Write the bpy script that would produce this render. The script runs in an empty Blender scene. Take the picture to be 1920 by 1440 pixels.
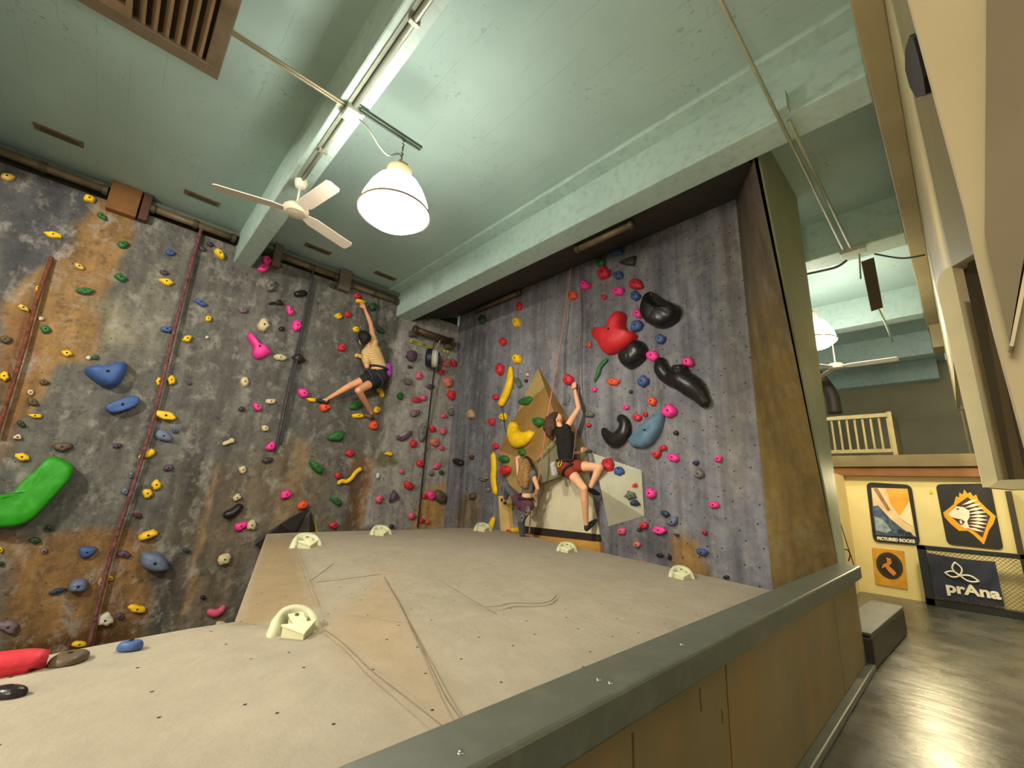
import bpy, bmesh, math, random
import numpy as np
from mathutils import Vector, Matrix, noise as mnoise
from mathutils.geometry import delaunay_2d_cdt, tessellate_polygon
random.seed(7)
COL = bpy.context.scene.collection
PI = math.pi
H = 1.6                                   # camera height over the right-hand floor
# ---------------------------------------------------------------- camera
YAW, PITCH, ROLL, FPX = -8.17000267e-01, 2.41207286e-01, 4.52629304e-02, 792.48
def cam_axes():
    cy, sy, cp, sp = math.cos(YAW), math.sin(YAW), math.cos(PITCH), math.sin(PITCH)
    f = Vector((sy*cp, cy*cp, sp)); r = Vector((cy, -sy, 0)); u = r.cross(f)
    return r*math.cos(ROLL)+u*math.sin(ROLL), -r*math.sin(ROLL)+u*math.cos(ROLL), f
CR, CU, CF = cam_axes()
EYE = Vector((0, 0, H))
cam_d = bpy.data.cameras.new('camera'); cam = bpy.data.objects.new('camera', cam_d); COL.objects.link(cam)
cam.matrix_world = Matrix(((CR.x, CU.x, -CF.x, 0), (CR.y, CU.y, -CF.y, 0), (CR.z, CU.z, -CF.z, H), (0, 0, 0, 1)))
cam_d.sensor_width = 36; cam_d.lens = FPX/1920*36; cam_d.clip_start = .02; cam_d.clip_end = 100
bpy.context.scene.camera = cam
def ray(px, py): return CR*((px-960)/FPX) + CU*(-(py-720)/FPX) + CF
def on(pl, px, py, d=0.0):
    """point of the plane pl=(point, normal) seen at photo pixel px,py; d metres in front of the plane"""
    p, n = pl; r = ray(px, py); t = ((p+n*d)-EYE).dot(n)/r.dot(n); return EYE+r*t
def PX(x): return (Vector((x, 0, 0)), Vector((1, 0, 0)))
def PY(y): return (Vector((0, y, 0)), Vector((0, -1, 0)))
def PZ(z): return (Vector((0, 0, z)), Vector((0, 0, 1)))
XL, YR, ZC, ZB = -8.5, 6.0, 5.93, 5.32    # left wall, right wall, ceiling, beam bottoms
LW, RW = PX(XL), PY(YR)
# ---------------------------------------------------------------- objects
def tag(o, label=None, cat=None, group=None, kind=None):
    if label: o['label'] = label
    if cat: o['category'] = cat
    if group: o['group'] = group
    if kind: o['kind'] = kind
    return o
def empty(name, loc, label, cat, group=None):
    o = bpy.data.objects.new(name, None); COL.objects.link(o); o.location = loc; o.empty_display_size = .05
    return tag(o, label, cat, group)
def link(name, bm, m, parent=None, smooth=False, origin=None, kind=None):
    """ONE mesh object; verts are given in world space, origin moves the object's pivot"""
    og = Vector(origin) if origin is not None else (Vector(parent.location) if parent and parent.type == 'EMPTY' else None)
    if og is None:
        n = max(1, len(bm.verts)); og = sum((v.co for v in bm.verts), Vector())/n
    base = og
    for v in bm.verts: v.co -= base
    me = bpy.data.meshes.new(name); bm.to_mesh(me); bm.free()
    if smooth:
        for p in me.polygons: p.use_smooth = True
    for mm in (m if isinstance(m, (list, tuple)) else [m]): me.materials.append(mm)
    o = bpy.data.objects.new(name, me); COL.objects.link(o)
    if parent is not None:
        o.parent = parent
        pw = PWORLD(parent)
        o.location = base-pw
    else: o.location = base
    if kind: o['kind'] = kind
    return o
def PWORLD(o):
    v = Vector(o.location)
    while o.parent is not None: o = o.parent; v = v+Vector(o.location)
    return v
def box(bm, a, b, mi=0):
    a = Vector(a); b = Vector(b)
    vs = [bm.verts.new((x, y, z)) for x in (min(a.x, b.x), max(a.x, b.x)) for y in (min(a.y, b.y), max(a.y, b.y)) for z in (min(a.z, b.z), max(a.z, b.z))]
    for f in ((0, 1, 3, 2), (4, 6, 7, 5), (0, 4, 5, 1), (2, 3, 7, 6), (0, 2, 6, 4), (1, 5, 7, 3)):
        bm.faces.new([vs[i] for i in f]).material_index = mi
    return bm
def bev(bm, w=.006, seg=2):
    bmesh.ops.bevel(bm, geom=bm.edges[:], offset=w, segments=seg, affect='EDGES', profile=.5, clamp_overlap=True); return bm
def B(): return bmesh.new()
def bxo(name, a, b, m, parent=None, w=0, kind=None):
    bm = box(B(), a, b)
    if w: bev(bm, w)
    return link(name, bm, m, parent, kind=kind)
def frame_of(d):
    d = d.normalized(); up = Vector((0, 0, 1)) if abs(d.z) < .9 else Vector((1, 0, 0))
    a = d.cross(up).normalized(); return a, d.cross(a).normalized()
def tube(bm, pts, rad, n=10, cap=True, flat=None, nrm=None):
    """swept tube through pts with per-point radii; flat squashes along nrm"""
    pts = [Vector(p) for p in pts]; rad = rad if isinstance(rad, (list, tuple)) else [rad]*len(pts)
    rings = []
    pa = None
    for i, p in enumerate(pts):
        d = (pts[min(i+1, len(pts)-1)]-pts[max(i-1, 0)])
        if d.length < 1e-9: d = Vector((0, 0, 1))
        d.normalize()
        if nrm is not None:
            b = (nrm-d*nrm.dot(d)).normalized(); a = d.cross(b).normalized()
        elif pa is None: a, b = frame_of(d)
        else:
            a = (pa-d*pa.dot(d)).normalized(); b = d.cross(a).normalized()
        pa = a
        fl = flat if flat is not None else 1
        rings.append([bm.verts.new(p+a*(rad[i]*math.cos(t*2*PI/n))+b*(rad[i]*fl*math.sin(t*2*PI/n))) for t in range(n)])
    for r0, r1 in zip(rings, rings[1:]):
        for t in range(n): bm.faces.new((r0[t], r0[(t+1) % n], r1[(t+1) % n], r1[t]))
    if cap:
        bm.faces.new(rings[0][::-1]); bm.faces.new(rings[-1])
    return bm
def smooth_path(pts, k=5):
    pts = [Vector(p) for p in pts]; out = []
    P = [pts[0]]+pts+[pts[-1]]
    for i in range(1, len(P)-2):
        for s in range(k):
            t = s/k; a, b, c, d = P[i-1], P[i], P[i+1], P[i+2]
            out.append(.5*((2*b)+(c-a)*t+(2*a-5*b+4*c-d)*t*t+(3*b-a-3*c+d)*t**3))
    out.append(pts[-1]); return out
def lathe(bm, prof, c, axis=Vector((0, 0, 1)), n=32, capb=True, capt=True):
    axis = Vector(axis).normalized(); a, b = frame_of(axis); c = Vector(c); rings = []
    for r, z in prof:
        rings.append([bm.verts.new(c+axis*z+(a*math.cos(t*2*PI/n)+b*math.sin(t*2*PI/n))*r) for t in range(n)])
    for r0, r1 in zip(rings, rings[1:]):
        for t in range(n): bm.faces.new((r0[t], r0[(t+1) % n], r1[(t+1) % n], r1[t]))
    if capb: bm.faces.new(rings[0][::-1])
    if capt: bm.faces.new(rings[-1])
    return bm
def prism(bm, poly, n, h, mi=0):
    """flat polygon (coplanar world points) extruded by n*h"""
    n = Vector(n)
    lo = [bm.verts.new(p) for p in poly]; hi = [bm.verts.new(Vector(p)+n*h) for p in poly]
    k = len(poly)
    fs = [bm.faces.new(hi), bm.faces.new(lo[::-1])]
    for i in range(k): fs.append(bm.faces.new((lo[i], lo[(i+1) % k], hi[(i+1) % k], hi[i])))
    for f in fs: f.material_index = mi
    bmesh.ops.recalc_face_normals(bm, faces=fs); return bm
# ---------------------------------------------------------------- materials
def s2l(c):
    return tuple((v/255/12.92 if v/255 <= .04045 else ((v/255+.055)/1.055)**2.4) for v in c)
def nodes(name):
    m = bpy.data.materials.new(name); m.use_nodes = True; nt = m.node_tree
    return m, nt, nt.nodes['Principled BSDF']
def N(nt, t, **kw):
    n = nt.nodes.new(t)
    for k, v in kw.items():
        if k in n.inputs: n.inputs[k].default_value = v
        else: setattr(n, k, v)
    return n
def mixc(nt, fac, a, b, mode='MIX'):
    n = nt.nodes.new('ShaderNodeMix'); n.data_type = 'RGBA'; n.blend_type = mode
    for i, v in ((0, fac), (6, a), (7, b)):
        if isinstance(v, bpy.types.NodeSocket): nt.links.new(v, n.inputs[i])
        elif i == 0: n.inputs[0].default_value = v
        else: n.inputs[i].default_value = (*v[:3], 1)
    return n.outputs[2]
def ramp(nt, fac, stops):
    n = nt.nodes.new('ShaderNodeValToRGB'); nt.links.new(fac, n.inputs[0])
    el = n.color_ramp.elements
    while len(el) < len(stops): el.new(.5)
    for e, (p, c) in zip(el, stops):
        e.position = p; e.color = (c, c, c, 1) if isinstance(c, (int, float)) else (*c[:3], 1)
    return n.outputs[0]
def noise(nt, scale, vec=None, detail=4, rough=.55, sc=None):
    n = N(nt, 'ShaderNodeTexNoise', Scale=scale, Detail=detail, Roughness=rough)
    if vec is None: vec = N(nt, 'ShaderNodeTexCoord').outputs['Object']
    if sc is not None:
        mp = N(nt, 'ShaderNodeMapping'); mp.inputs['Scale'].default_value = sc; nt.links.new(vec, mp.inputs[0]); vec = mp.outputs[0]
    nt.links.new(vec, n.inputs['Vector']); return n.outputs[0]
def bump(nt, bs, h, strength=.3, dist=.02):
    b = N(nt, 'ShaderNodeBump', Strength=strength, Distance=dist); nt.links.new(h, b.inputs['Height']); nt.links.new(b.outputs[0], bs.inputs['Normal'])
_mc = {}
def M(name, rgb, rough=.6, var=.12, scale=6, bmp=.15, metal=0, spec=.4, emit=0, streak=None):
    """plain procedural paint/plastic: base colour with noise mottling and bump; rgb is sRGB 0..255"""
    if name in _mc: return _mc[name]
    m, nt, bs = nodes(name); c = s2l(rgb)
    nz = noise(nt, scale)
    lo = tuple(v*(1-var) for v in c); hi = tuple(min(1, v*(1+var)) for v in c)
    cc = mixc(nt, ramp(nt, nz, [(.3, 0), (.7, 1)]), lo, hi)
    if streak:
        sn = noise(nt, streak[0], sc=streak[1]); cc = mixc(nt, ramp(nt, sn, [(.5, 0), (.75, streak[3])]), cc, s2l(streak[2]))
    nt.links.new(cc, bs.inputs['Base Color'])
    bs.inputs['Roughness'].default_value = rough; bs.inputs['Metallic'].default_value = metal; bs.inputs['Specular IOR Level'].default_value = spec
    if bmp: bump(nt, bs, noise(nt, scale*6, detail=3), bmp, .01)
    if emit:
        bs.inputs['Emission Color'].default_value = (*c, 1); bs.inputs['Emission Strength'].default_value = emit
    _mc[name] = m; return m
def wall_mat(name, streak=.35, holes=True, hole_scale=4.5, mott=.35, bmpv=.35, zst=.12, rough=.75, plane='yz', chalk=.45, hr=.042):
    """climbing-wall concrete: painted colour per vertex, mottled, streaked along z, dotted with bolt holes"""
    m, nt, bs = nodes(name)
    at = N(nt, 'ShaderNodeAttribute', attribute_name='paint').outputs['Color']
    n1 = noise(nt, 2.2, detail=6, rough=.65); n2 = noise(nt, 9, detail=5, rough=.7)
    c = mixc(nt, 1, at, mixc(nt, ramp(nt, n1, [(.3, 0), (.7, 1)]), (1-mott,)*3, (1+mott,)*3), 'MULTIPLY')
    c = mixc(nt, 1, c, mixc(nt, ramp(nt, n2, [(.35, 0), (.65, 1)]), (1-mott*.6,)*3, (1+mott*.5,)*3), 'MULTIPLY')
    if streak:
        st = noise(nt, 5, detail=4, rough=.6, sc=(1, 1, zst))
        c = mixc(nt, 1, c, mixc(nt, ramp(nt, st, [(.35, 0), (.62, 1)]), (1-streak,)*3, (1+streak*.7,)*3), 'MULTIPLY')
    if chalk:
        n3 = noise(nt, 3.6, detail=7, rough=.72, sc=(1, 1, .8)); c = mixc(nt, ramp(nt, n3, [(.52, 0), (.66, chalk)]), c, s2l((168, 163, 152)))
        n4 = noise(nt, 6.5, detail=6, rough=.75); c = mixc(nt, ramp(nt, n4, [(.53, 0), (.67, chalk*.95)]), c, s2l((52, 48, 45)))
    if holes:
        tc = N(nt, 'ShaderNodeTexCoord').outputs['Object']
        sp = N(nt, 'ShaderNodeSeparateXYZ'); nt.links.new(tc, sp.inputs[0]); cb = N(nt, 'ShaderNodeCombineXYZ')
        for i, ax in enumerate(plane): nt.links.new(sp.outputs['xyz'.index(ax)], cb.inputs[i])
        v = N(nt, 'ShaderNodeTexVoronoi', Scale=hole_scale, Randomness=.8); v.voronoi_dimensions = '2D'; nt.links.new(cb.outputs[0], v.inputs['Vector'])
        c = mixc(nt, ramp(nt, v.outputs['Distance'], [(hr, 1), (hr*1.35, 0)]), c, (.02, .018, .015))
    nt.links.new(c, bs.inputs['Base Color']); bs.inputs['Roughness'].default_value = rough; bs.inputs['Specular IOR Level'].default_value = .3
    bump(nt, bs, noise(nt, 7, detail=6, rough=.65), bmpv, .05)
    return m
def in_poly(P, poly):
    x, y = P[:, 0], P[:, 1]; r = np.zeros(len(P), bool); k = len(poly)
    for i in range(k):
        (x0, y0), (x1, y1) = poly[i], poly[(i+1) % k]
        c = ((y0 > y) != (y1 > y)) & (x < (x1-x0)*(y-y0)/((y1-y0) if y1 != y0 else 1e-9)+x0); r ^= c
    return r
def poly_dist(P, poly):
    d = np.full(len(P), 1e9); k = len(poly)
    for i in range(k):
        a = np.array(poly[i], float); b = np.array(poly[(i+1) % k], float); ab = b-a
        t = np.clip(((P-a)@ab)/max(1e-9, ab@ab), 0, 1); d = np.minimum(d, np.linalg.norm(P-(a+t[:, None]*ab), axis=1))
    return d
def soft_mask(P, poly, w):
    d = poly_dist(P, poly); s = np.where(in_poly(P, poly), d, -d); return np.clip(.5+s/(2*w), 0, 1)
def paint_attr(o, cols):
    a = o.data.color_attributes.new('paint', 'FLOAT_COLOR', 'POINT')
    a.data.foreach_set('color', np.c_[cols, np.ones(len(cols))].astype(np.float32).ravel())
def jitter(P, amp, fr):
    return np.array([[p[0]+amp*mnoise.noise(Vector((p[0]*fr, p[1]*fr, 1.7))), p[1]+amp*mnoise.noise(Vector((p[0]*fr, p[1]*fr, 9.1)))] for p in P])

def ceil_mat(name, rgb):
    m, nt, bs = nodes(name); c0 = s2l(rgb)
    c = mixc(nt, ramp(nt, noise(nt, .8, detail=4), [(.3, 0), (.7, 1)]), tuple(v*.92 for v in c0), tuple(min(1, v*1.06) for v in c0))
    tc = N(nt, 'ShaderNodeTexCoord').outputs['Object']; sp = N(nt, 'ShaderNodeSeparateXYZ'); nt.links.new(tc, sp.inputs[0])
    # peeled specks gathered in loose clusters
    cl = ramp(nt, noise(nt, 1.1, detail=3), [(.50, 0), (.64, 1)]); fn = ramp(nt, noise(nt, 13, detail=6, rough=.75), [(.57, 0), (.64, 1)])
    k = N(nt, 'ShaderNodeMath', operation='MULTIPLY'); nt.links.new(cl, k.inputs[0]); nt.links.new(fn, k.inputs[1])
    k2 = N(nt, 'ShaderNodeMath', operation='MULTIPLY'); nt.links.new(k.outputs[0], k2.inputs[0]); k2.inputs[1].default_value = .55
    c = mixc(nt, k2.outputs[0], c, s2l((92, 100, 92)))
    # faint board-form lines running across the bays
    w = N(nt, 'ShaderNodeMath', operation='MULTIPLY'); nt.links.new(sp.outputs[1], w.inputs[0]); w.inputs[1].default_value = 3.6
    f = N(nt, 'ShaderNodeMath', operation='FRACT'); nt.links.new(w.outputs[0], f.inputs[0])
    ln = ramp(nt, f.outputs[0], [(0.0, 1), (.035, 0)]); br = ramp(nt, noise(nt, 1.6, detail=2, sc=(1, 6, 1)), [(.46, 0), (.6, .5)])
    k3 = N(nt, 'ShaderNodeMath', operation='MULTIPLY'); nt.links.new(ln, k3.inputs[0]); nt.links.new(br, k3.inputs[1])
    c = mixc(nt, k3.outputs[0], c, s2l((110, 122, 112)))
    nt.links.new(c, bs.inputs['Base Color']); bs.inputs['Roughness'].default_value = .65; bs.inputs['Specular IOR Level'].default_value = .25
    bump(nt, bs, noise(nt, 9, detail=5), .12, .02); return m
# ================================================================ paints
TEAL = ceil_mat('teal_paint', (164, 188, 180))
TEALB = M('beam_paint', (174, 198, 190), .6, .07, 1.6, .15, streak=(11, (1, 1, 1), (92, 104, 96), .3))
TEALD = M('pier_paint', (150, 156, 128), .6, .12, 1.5, .2)
TAN = M('tan_paint', (164, 150, 110), .55, .08, 2, .1)
OLIVE = M('olive_paint', (118, 106, 68), .55, .1, 1.2, .1)
CREAM = M('cream_paint', (224, 205, 142), .6, .05, 2, .1)
PALE = M('pale_wall_paint', (190, 176, 140), .7, .06, 3, .2)
TAUPE = M('taupe_paint', (128, 115, 92), .7, .1, 3, .2)
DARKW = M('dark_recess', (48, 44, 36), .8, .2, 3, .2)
FARW = M('far_wall_paint', (150, 144, 112), .8, .1, 1.5, .15)
WOODB = M('brown_board', (122, 80, 40), .6, .2, 4, .2, streak=(6, (.25, 3, 3), (80, 50, 24), .5))
WOODT = M('tan_board', (106, 92, 60), .6, .15, 4, .2, streak=(6, (.25, 3, 3), (76, 64, 40), .4))
WOODL = M('pine_board', (196, 145, 68), .55, .18, 3, .2, streak=(5, (.3, 3, 3), (150, 98, 40), .6))
RAILP = M('rail_paint', (90, 94, 80), .42, .08, 3, .12, spec=.5, streak=(12, (1, 1, 1), (128, 134, 120), .25))
PANELP = M('parapet_panel', (122, 109, 72), .5, .14, 1.6, .12, streak=(3, (1, 1, .4), (165, 118, 50), .35))
STEEL = M('grey_conduit', (150, 155, 140), .45, .08, 5, .05, metal=.3)
RUSTP = M('brown_pipe', (112, 95, 72), .5, .25, 5, .2, metal=.2)
BLACK = M('black_rubber', (30, 29, 27), .6, .15, 6, .2)
WHITEP = M('white_enamel', (214, 208, 190), .45, .05, 5, .05)
BOLT = M('bolt_hole', (20, 18, 16), .8, .1, 5, 0)
# floor: dark sealed rubber, scuffed and shiny
fm, nt, bs = nodes('floor_rubber')
c = mixc(nt, ramp(nt, noise(nt, 1.5, detail=6), [(.3, 0), (.7, 1)]), s2l((54, 54, 47)), s2l((86, 84, 72)))
nt.links.new(c, bs.inputs['Base Color'])
nt.links.new(ramp(nt, noise(nt, 3, detail=5), [(.3, .22), (.7, .36)]), bs.inputs['Roughness'])
bump(nt, bs, noise(nt, 2.2, detail=7, rough=.6, sc=(1.2, 4, 1)), 0.34, .02); bs.inputs['Specular IOR Level'].default_value = .8
FLOOR = fm
# ================================================================ room shell
def wall_grid(name, plane, ux, u0, u1, z0, z1, step, mat, base, patches, amp=.0, jit=.12):
    """upright wall built as a fine grid; patches are painted areas given as photo pixels and put on the wall's own plane"""
    p, n = plane; nu = int((u1-u0)/step)+1; nz = int((z1-z0)/step)+1
    us = np.linspace(u0, u1, nu); zs = np.linspace(z0, z1, nz)
    P = np.array([(u, z) for z in zs for u in us])
    J = jitter(P, jit, 1.6); J = jitter(J, jit*.4, 6)
    cols = np.tile(np.array(s2l(base)), (len(P), 1))
    for poly, col, w in patches:
        q = [on(plane, *a) for a in poly]; q = [((v.y if ux == 1 else v.x), v.z) for v in q]
        mk = soft_mask(J, q, w)[:, None]; cols = cols*(1-mk)+np.array(s2l(col))*mk
    bm = B(); vs = []
    for u, z in P:
        d = amp*mnoise.fractal(Vector((u*.9, z*.9, 3.3)), 1, 2, 3)
        co = Vector((p.x, u, z)) if ux == 1 else Vector((u, p.y, z)); vs.append(bm.verts.new(co+n*(d-amp)))
    for j in range(nz-1):
        for i in range(nu-1):
            q = (vs[j*nu+i], vs[j*nu+i+1], vs[(j+1)*nu+i+1], vs[(j+1)*nu+i])
            bm.faces.new(q if ux == 1 else q)
    bmesh.ops.recalc_face_normals(bm, faces=bm.faces[:])
    o = link(name, bm, mat, origin=p, smooth=True, kind='structure'); paint_attr(o, cols); return o
WL = wall_mat('left_wall_concrete', .26, True, 3.2, .28, .55, hr=.02, chalk=.58)
WR = wall_mat('right_wall_concrete', .34, True, 4.2, .2, .45, zst=.07, plane='xz', chalk=.4, hr=.036)
GREY = (99, 97, 91)
wall_grid('wall_left', LW, 1, -4.5, 6.05, -2.6, 5.62, .055, WL, GREY, [
    ([(0, 290), (210, 355), (165, 400), (150, 450), (95, 480), (40, 530), (0, 575)], (74, 74, 76), .12),
    ([(95, 482), (150, 445), (165, 400), (205, 345), (268, 362), (252, 425), (225, 480), (213, 545), (190, 620), (165, 672), (100, 690), (55, 770), (0, 815), (0, 575), (40, 530)], (142, 110, 68), .05),
    ([(45, 560), (60, 590), (40, 690), (20, 800), (0, 850), (0, 640)], (130, 90, 52), .1),
    ([(0, 1000), (60, 1010), (150, 985), (230, 1000), (312, 1003), (292, 1080), (288, 1120), (262, 1215), (0, 1260)], (132, 100, 60), .08),
    ([(0, 1205), (90, 1195), (262, 1165), (250, 1240), (0, 1270)], (88, 60, 26), .08),
    ([(300, 1000), (345, 880), (420, 870), (330, 1200), (270, 1200)], (82, 78, 68), .15),
    ([(395, 900), (480, 850), (560, 826), (610, 900), (600, 995), (490, 1010), (430, 1180), (330, 1190), (360, 1030)], (106, 95, 78), .25),
    ([(560, 826), (580, 826), (548, 1000), (500, 1000)], (138, 118, 88), .06),
    ([(398, 872), (406, 874), (350, 1150), (330, 1170)], (150, 122, 86), .03),
    ([(660, 860), (700, 850), (690, 995), (640, 995)], (98, 74, 52), .08),  # shadow of the protruding corner edge, painted into the wall colour
    ([(690, 862), (702, 855), (690, 995), (672, 995)], (150, 112, 70), .03),
    ([(748, 596), (865, 600), (842, 990), (685, 992), (700, 860), (716, 830)], (150, 147, 141), .04),
    ([(796, 915), (838, 905), (842, 992), (770, 992)], (178, 138, 84), .09),
    ([(700, 858), (728, 845), (756, 872), (735, 878), (700, 872)], (108, 102, 76), .03),
    ([(240, 545), (300, 500), (330, 640), (240, 700)], (122, 118, 104), .2),
    ([(180, 560), (230, 560), (245, 640), (190, 650)], (140, 134, 112), .1),
], .012)
wall_grid('wall_right', RW, 0, -8.5, -1.74, -2.6, 5.9, .055, WR, (122, 121, 127), [
    ([(1350, 420), (1392, 420), (1410, 930), (1372, 930)], (128, 124, 120), .15),
    ([(1210, 540), (1250, 540), (1260, 760), (1225, 760)], (104, 103, 108), .15),
    ([(1258, 1000), (1312, 1015), (1338, 1090), (1262, 1075)], (138, 108, 62), .06),
    ([(1128, 985), (1255, 985), (1262, 1060), (1135, 1040)], (98, 96, 101), .12),
    ([(860, 620), (925, 580), (930, 980), (845, 985)], (104, 104, 109), .15),
    ([(860, 930), (900, 930), (895, 990), (850, 990)], (112, 96, 72), .12),
    ([(1000, 560), (1060, 540), (1066, 720), (1040, 760), (1000, 690)], (122, 120, 124), .12),
    ([(1100, 760), (1150, 790), (1200, 850), (1110, 850)], (112, 112, 116), .15),
], .012)
# right end of the climbing wall: a brown band that twists out to a leaning teal side face
def lerp(a, b, t): return Vector(a).lerp(Vector(b), t)
E0, E1 = Vector((-1.13, 6.30, .80)), Vector((-1.13, 4.66, 5.34))       # leaning front edge
E_ = lambda z: E0+(E1-E0)*((z-E0.z)/(E1.z-E0.z)) if z > E0.z else Vector((E0.x, E0.y, z))
bm = B(); nz = 110; nu = 14; g = []
for j in range(nz+1):
    z = -2.6+(5.9+2.6)*j/nz; e = E_(min(z, 5.32)); e = Vector((e.x, e.y, z)); a = Vector((-1.745, YR, z))
    g.append([bm.verts.new(a.lerp(e, i/nu)) for i in range(nu+1)])
for j in range(nz):
    for i in range(nu): bm.faces.new((g[j][i], g[j][i+1], g[j+1][i+1], g[j+1][i]))
o = link('wall_right_end', bm, wall_mat('brown_band', .25, False, mott=.12, bmpv=.3, chalk=.12), smooth=True, kind='structure')
zz = np.array([v.co.z for v in o.data.vertices])+o.location.z
cols = np.tile(np.array(s2l((118, 98, 54))), (len(zz), 1))
t = np.clip((zz-3.2)/1.2, 0, 1)[:, None]; cols = cols*(1-t)+np.array(s2l((92, 80, 64)))*t
paint_attr(o, cols)
bm = B(); bk = 6.6
f = [E_(z).copy() for z in (-2.6, .8, 5.32)]
prism(bm, [Vector((-1.13, f[0].y, -2.6)), f[1], Vector((-1.13, f[2].y, 5.93)), Vector((-1.13, bk, 5.93)), Vector((-1.13, bk, -2.6))], (1, 0, 0), .02)
link('wall_pier_side', bm, TEALD, kind='structure')
bxo('wall_pier_back', (-8.6, 6.55, -2.6), (-1.12, 6.62, 5.93), TEALD, kind='structure')
# ceiling, beams
bm = B(); box(bm, (-9.2, -5, ZC), (.12, 18.2, ZC+.15)); link('ceiling', bm, TEAL, kind='structure')
def beam(i, y0, y1, x1=-.082, m=TEALB):
    bm = box(B(), (-8.75, y0, ZB), (x1, y1, ZC+.05)); bev(bm, .018, 2); link('beam_%d' % i, bm, m, kind='structure')
beam(1, 1.01, 1.29); beam(2, 4.24, 4.64); beam(3, 7.5, 7.92); beam(4, 11.14, 11.5); beam(5, 14.4, 14.8); beam(6, 17.4, 17.9)
beam(7, -2.3, -2.0)
# plaster haunch strips along the ceiling beside the second beam
bm = box(B(), (-8.6, 4.0, ZC-.05), (0, 4.26, ZC+.02)); bev(bm, .02); link('trim_1', bm, TEALB, kind='structure')
# head recess above the left wall
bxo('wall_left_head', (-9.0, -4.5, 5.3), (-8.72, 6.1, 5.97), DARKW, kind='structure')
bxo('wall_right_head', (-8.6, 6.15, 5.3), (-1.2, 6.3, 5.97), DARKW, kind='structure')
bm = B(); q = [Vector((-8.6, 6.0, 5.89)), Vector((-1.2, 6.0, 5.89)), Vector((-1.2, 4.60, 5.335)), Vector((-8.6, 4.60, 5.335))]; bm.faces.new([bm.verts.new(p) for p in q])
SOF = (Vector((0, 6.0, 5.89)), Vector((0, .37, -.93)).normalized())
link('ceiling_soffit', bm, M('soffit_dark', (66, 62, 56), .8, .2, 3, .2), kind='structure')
bxo('trim_2', (-8.72, -4.5, 5.80), (-8.46, 1.0, 5.86), M('ledge', (96, 100, 86), .6), kind='structure')
bxo('trim_3', (-8.72, 1.3, 5.80), (-8.46, 4.24, 5.86), M('ledge', (96, 100, 86), .6), kind='structure')
# right-hand floor, far walls
bm = box(B(), (-1.0, -4.5, -.15), (6, 11.2, 0)); link('floor', bm, FLOOR, kind='structure')
bxo('floor_lobby', (-2.6, 6.63, -.15), (-1.0, 11.2, 0), FLOOR, kind='structure')
bxo('floor_pit', (-9, -4.5, -2.75), (-1.0, 6.6, -2.6), M('pit_pads', (60, 60, 58), .7), kind='structure')
bxo('wall_banner', (-2.6, 10.8, 0), (6, 10.95, 2.13), CREAM, kind='structure')
bxo('wall_banner_return', (-2.0, 9.6, 0), (-1.66, 10.8, 2.13), CREAM, kind='structure')
bxo('wall_lobby', (6, -4.5, -.1), (6.1, 18, 4.0), PALE, kind='structure')
bxo('wall_far', (-9, 17.9, -.2), (8, 18.1, 5.97), FARW, kind='structure')
bxo('baseboard_banner', (-.76, 10.66, 0), (5.8, 10.8, .10), M('skirting', (140, 132, 104), .5), kind='structure')
bxo('wall_near_back', (-9.2, -4.7, -2.7), (6, -4.5, 6.0), PALE, kind='structure')
# balcony: fascia boards and deck
bxo('balcony_joist_trim', (-4.5, 10.70, 2.125), (6, 10.82, 2.295), WOODB, w=.006, kind='structure')
bxo('balcony_fascia_trim', (-4.5, 10.66, 2.30), (6, 10.8, 2.515), WOODT, w=.006, kind='structure')
bxo('balcony_floor', (-4.5, 10.8, 2.40), (6, 17.9, 2.50), FARW, kind='structure')
# ================================================================ parapet with rail
XO, XI, XP = -.885, -1.09, -.945
bm = box(B(), (XI, -1.6, .845), (XO, 5.97, .965)); bev(bm, .012)
para = empty('parapet', (-.95, 2.2, 0), 'low tan parapet with a grey-green painted top rail beside the pale boulder deck', 'parapet')
rail = link('top_rail', bm, RAILP, para)
for i, (px, py) in enumerate(((863, 1412), (1122, 1275), (1144, 1281), (1278, 1209))):
    p = on(PZ(.965), px, py); bm = lathe(B(), [(.011, -.002), (.010, .003), (.005, .006)], p, n=14)
    link('screw', bm, M('screw_steel', (170, 170, 155), .25, .05, 5, 0, metal=.8), rail, smooth=True)
ys = [-1.6, 2.42, 4.86, 5.95]
for a, b in zip(ys, ys[1:]):
    bm = box(B(), (XP-.12, a+.006, .0), (XP, b-.006, .86)); bev(bm, .008); link('side_panel', bm, PANELP, para)
bm = box(B(), (-.95, -1.6, 0), (-.875, 5.97, .055)); bev(bm, .012); link('curb_strip', bm, RAILP, para)
for px, py, l in ((1312, 1290, .09), (1353, 1330, .06), (1186, 1372, .12)):
    p = on(PX(XP), px, py); bm = box(B(), (XP-.002, p.y-.006, p.z-l), (XP+.002, p.y+.006, p.z)); bev(bm, .0015, 1); link('drip_mark', bm, M('drip', (84, 66, 34), .6), para)
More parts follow.
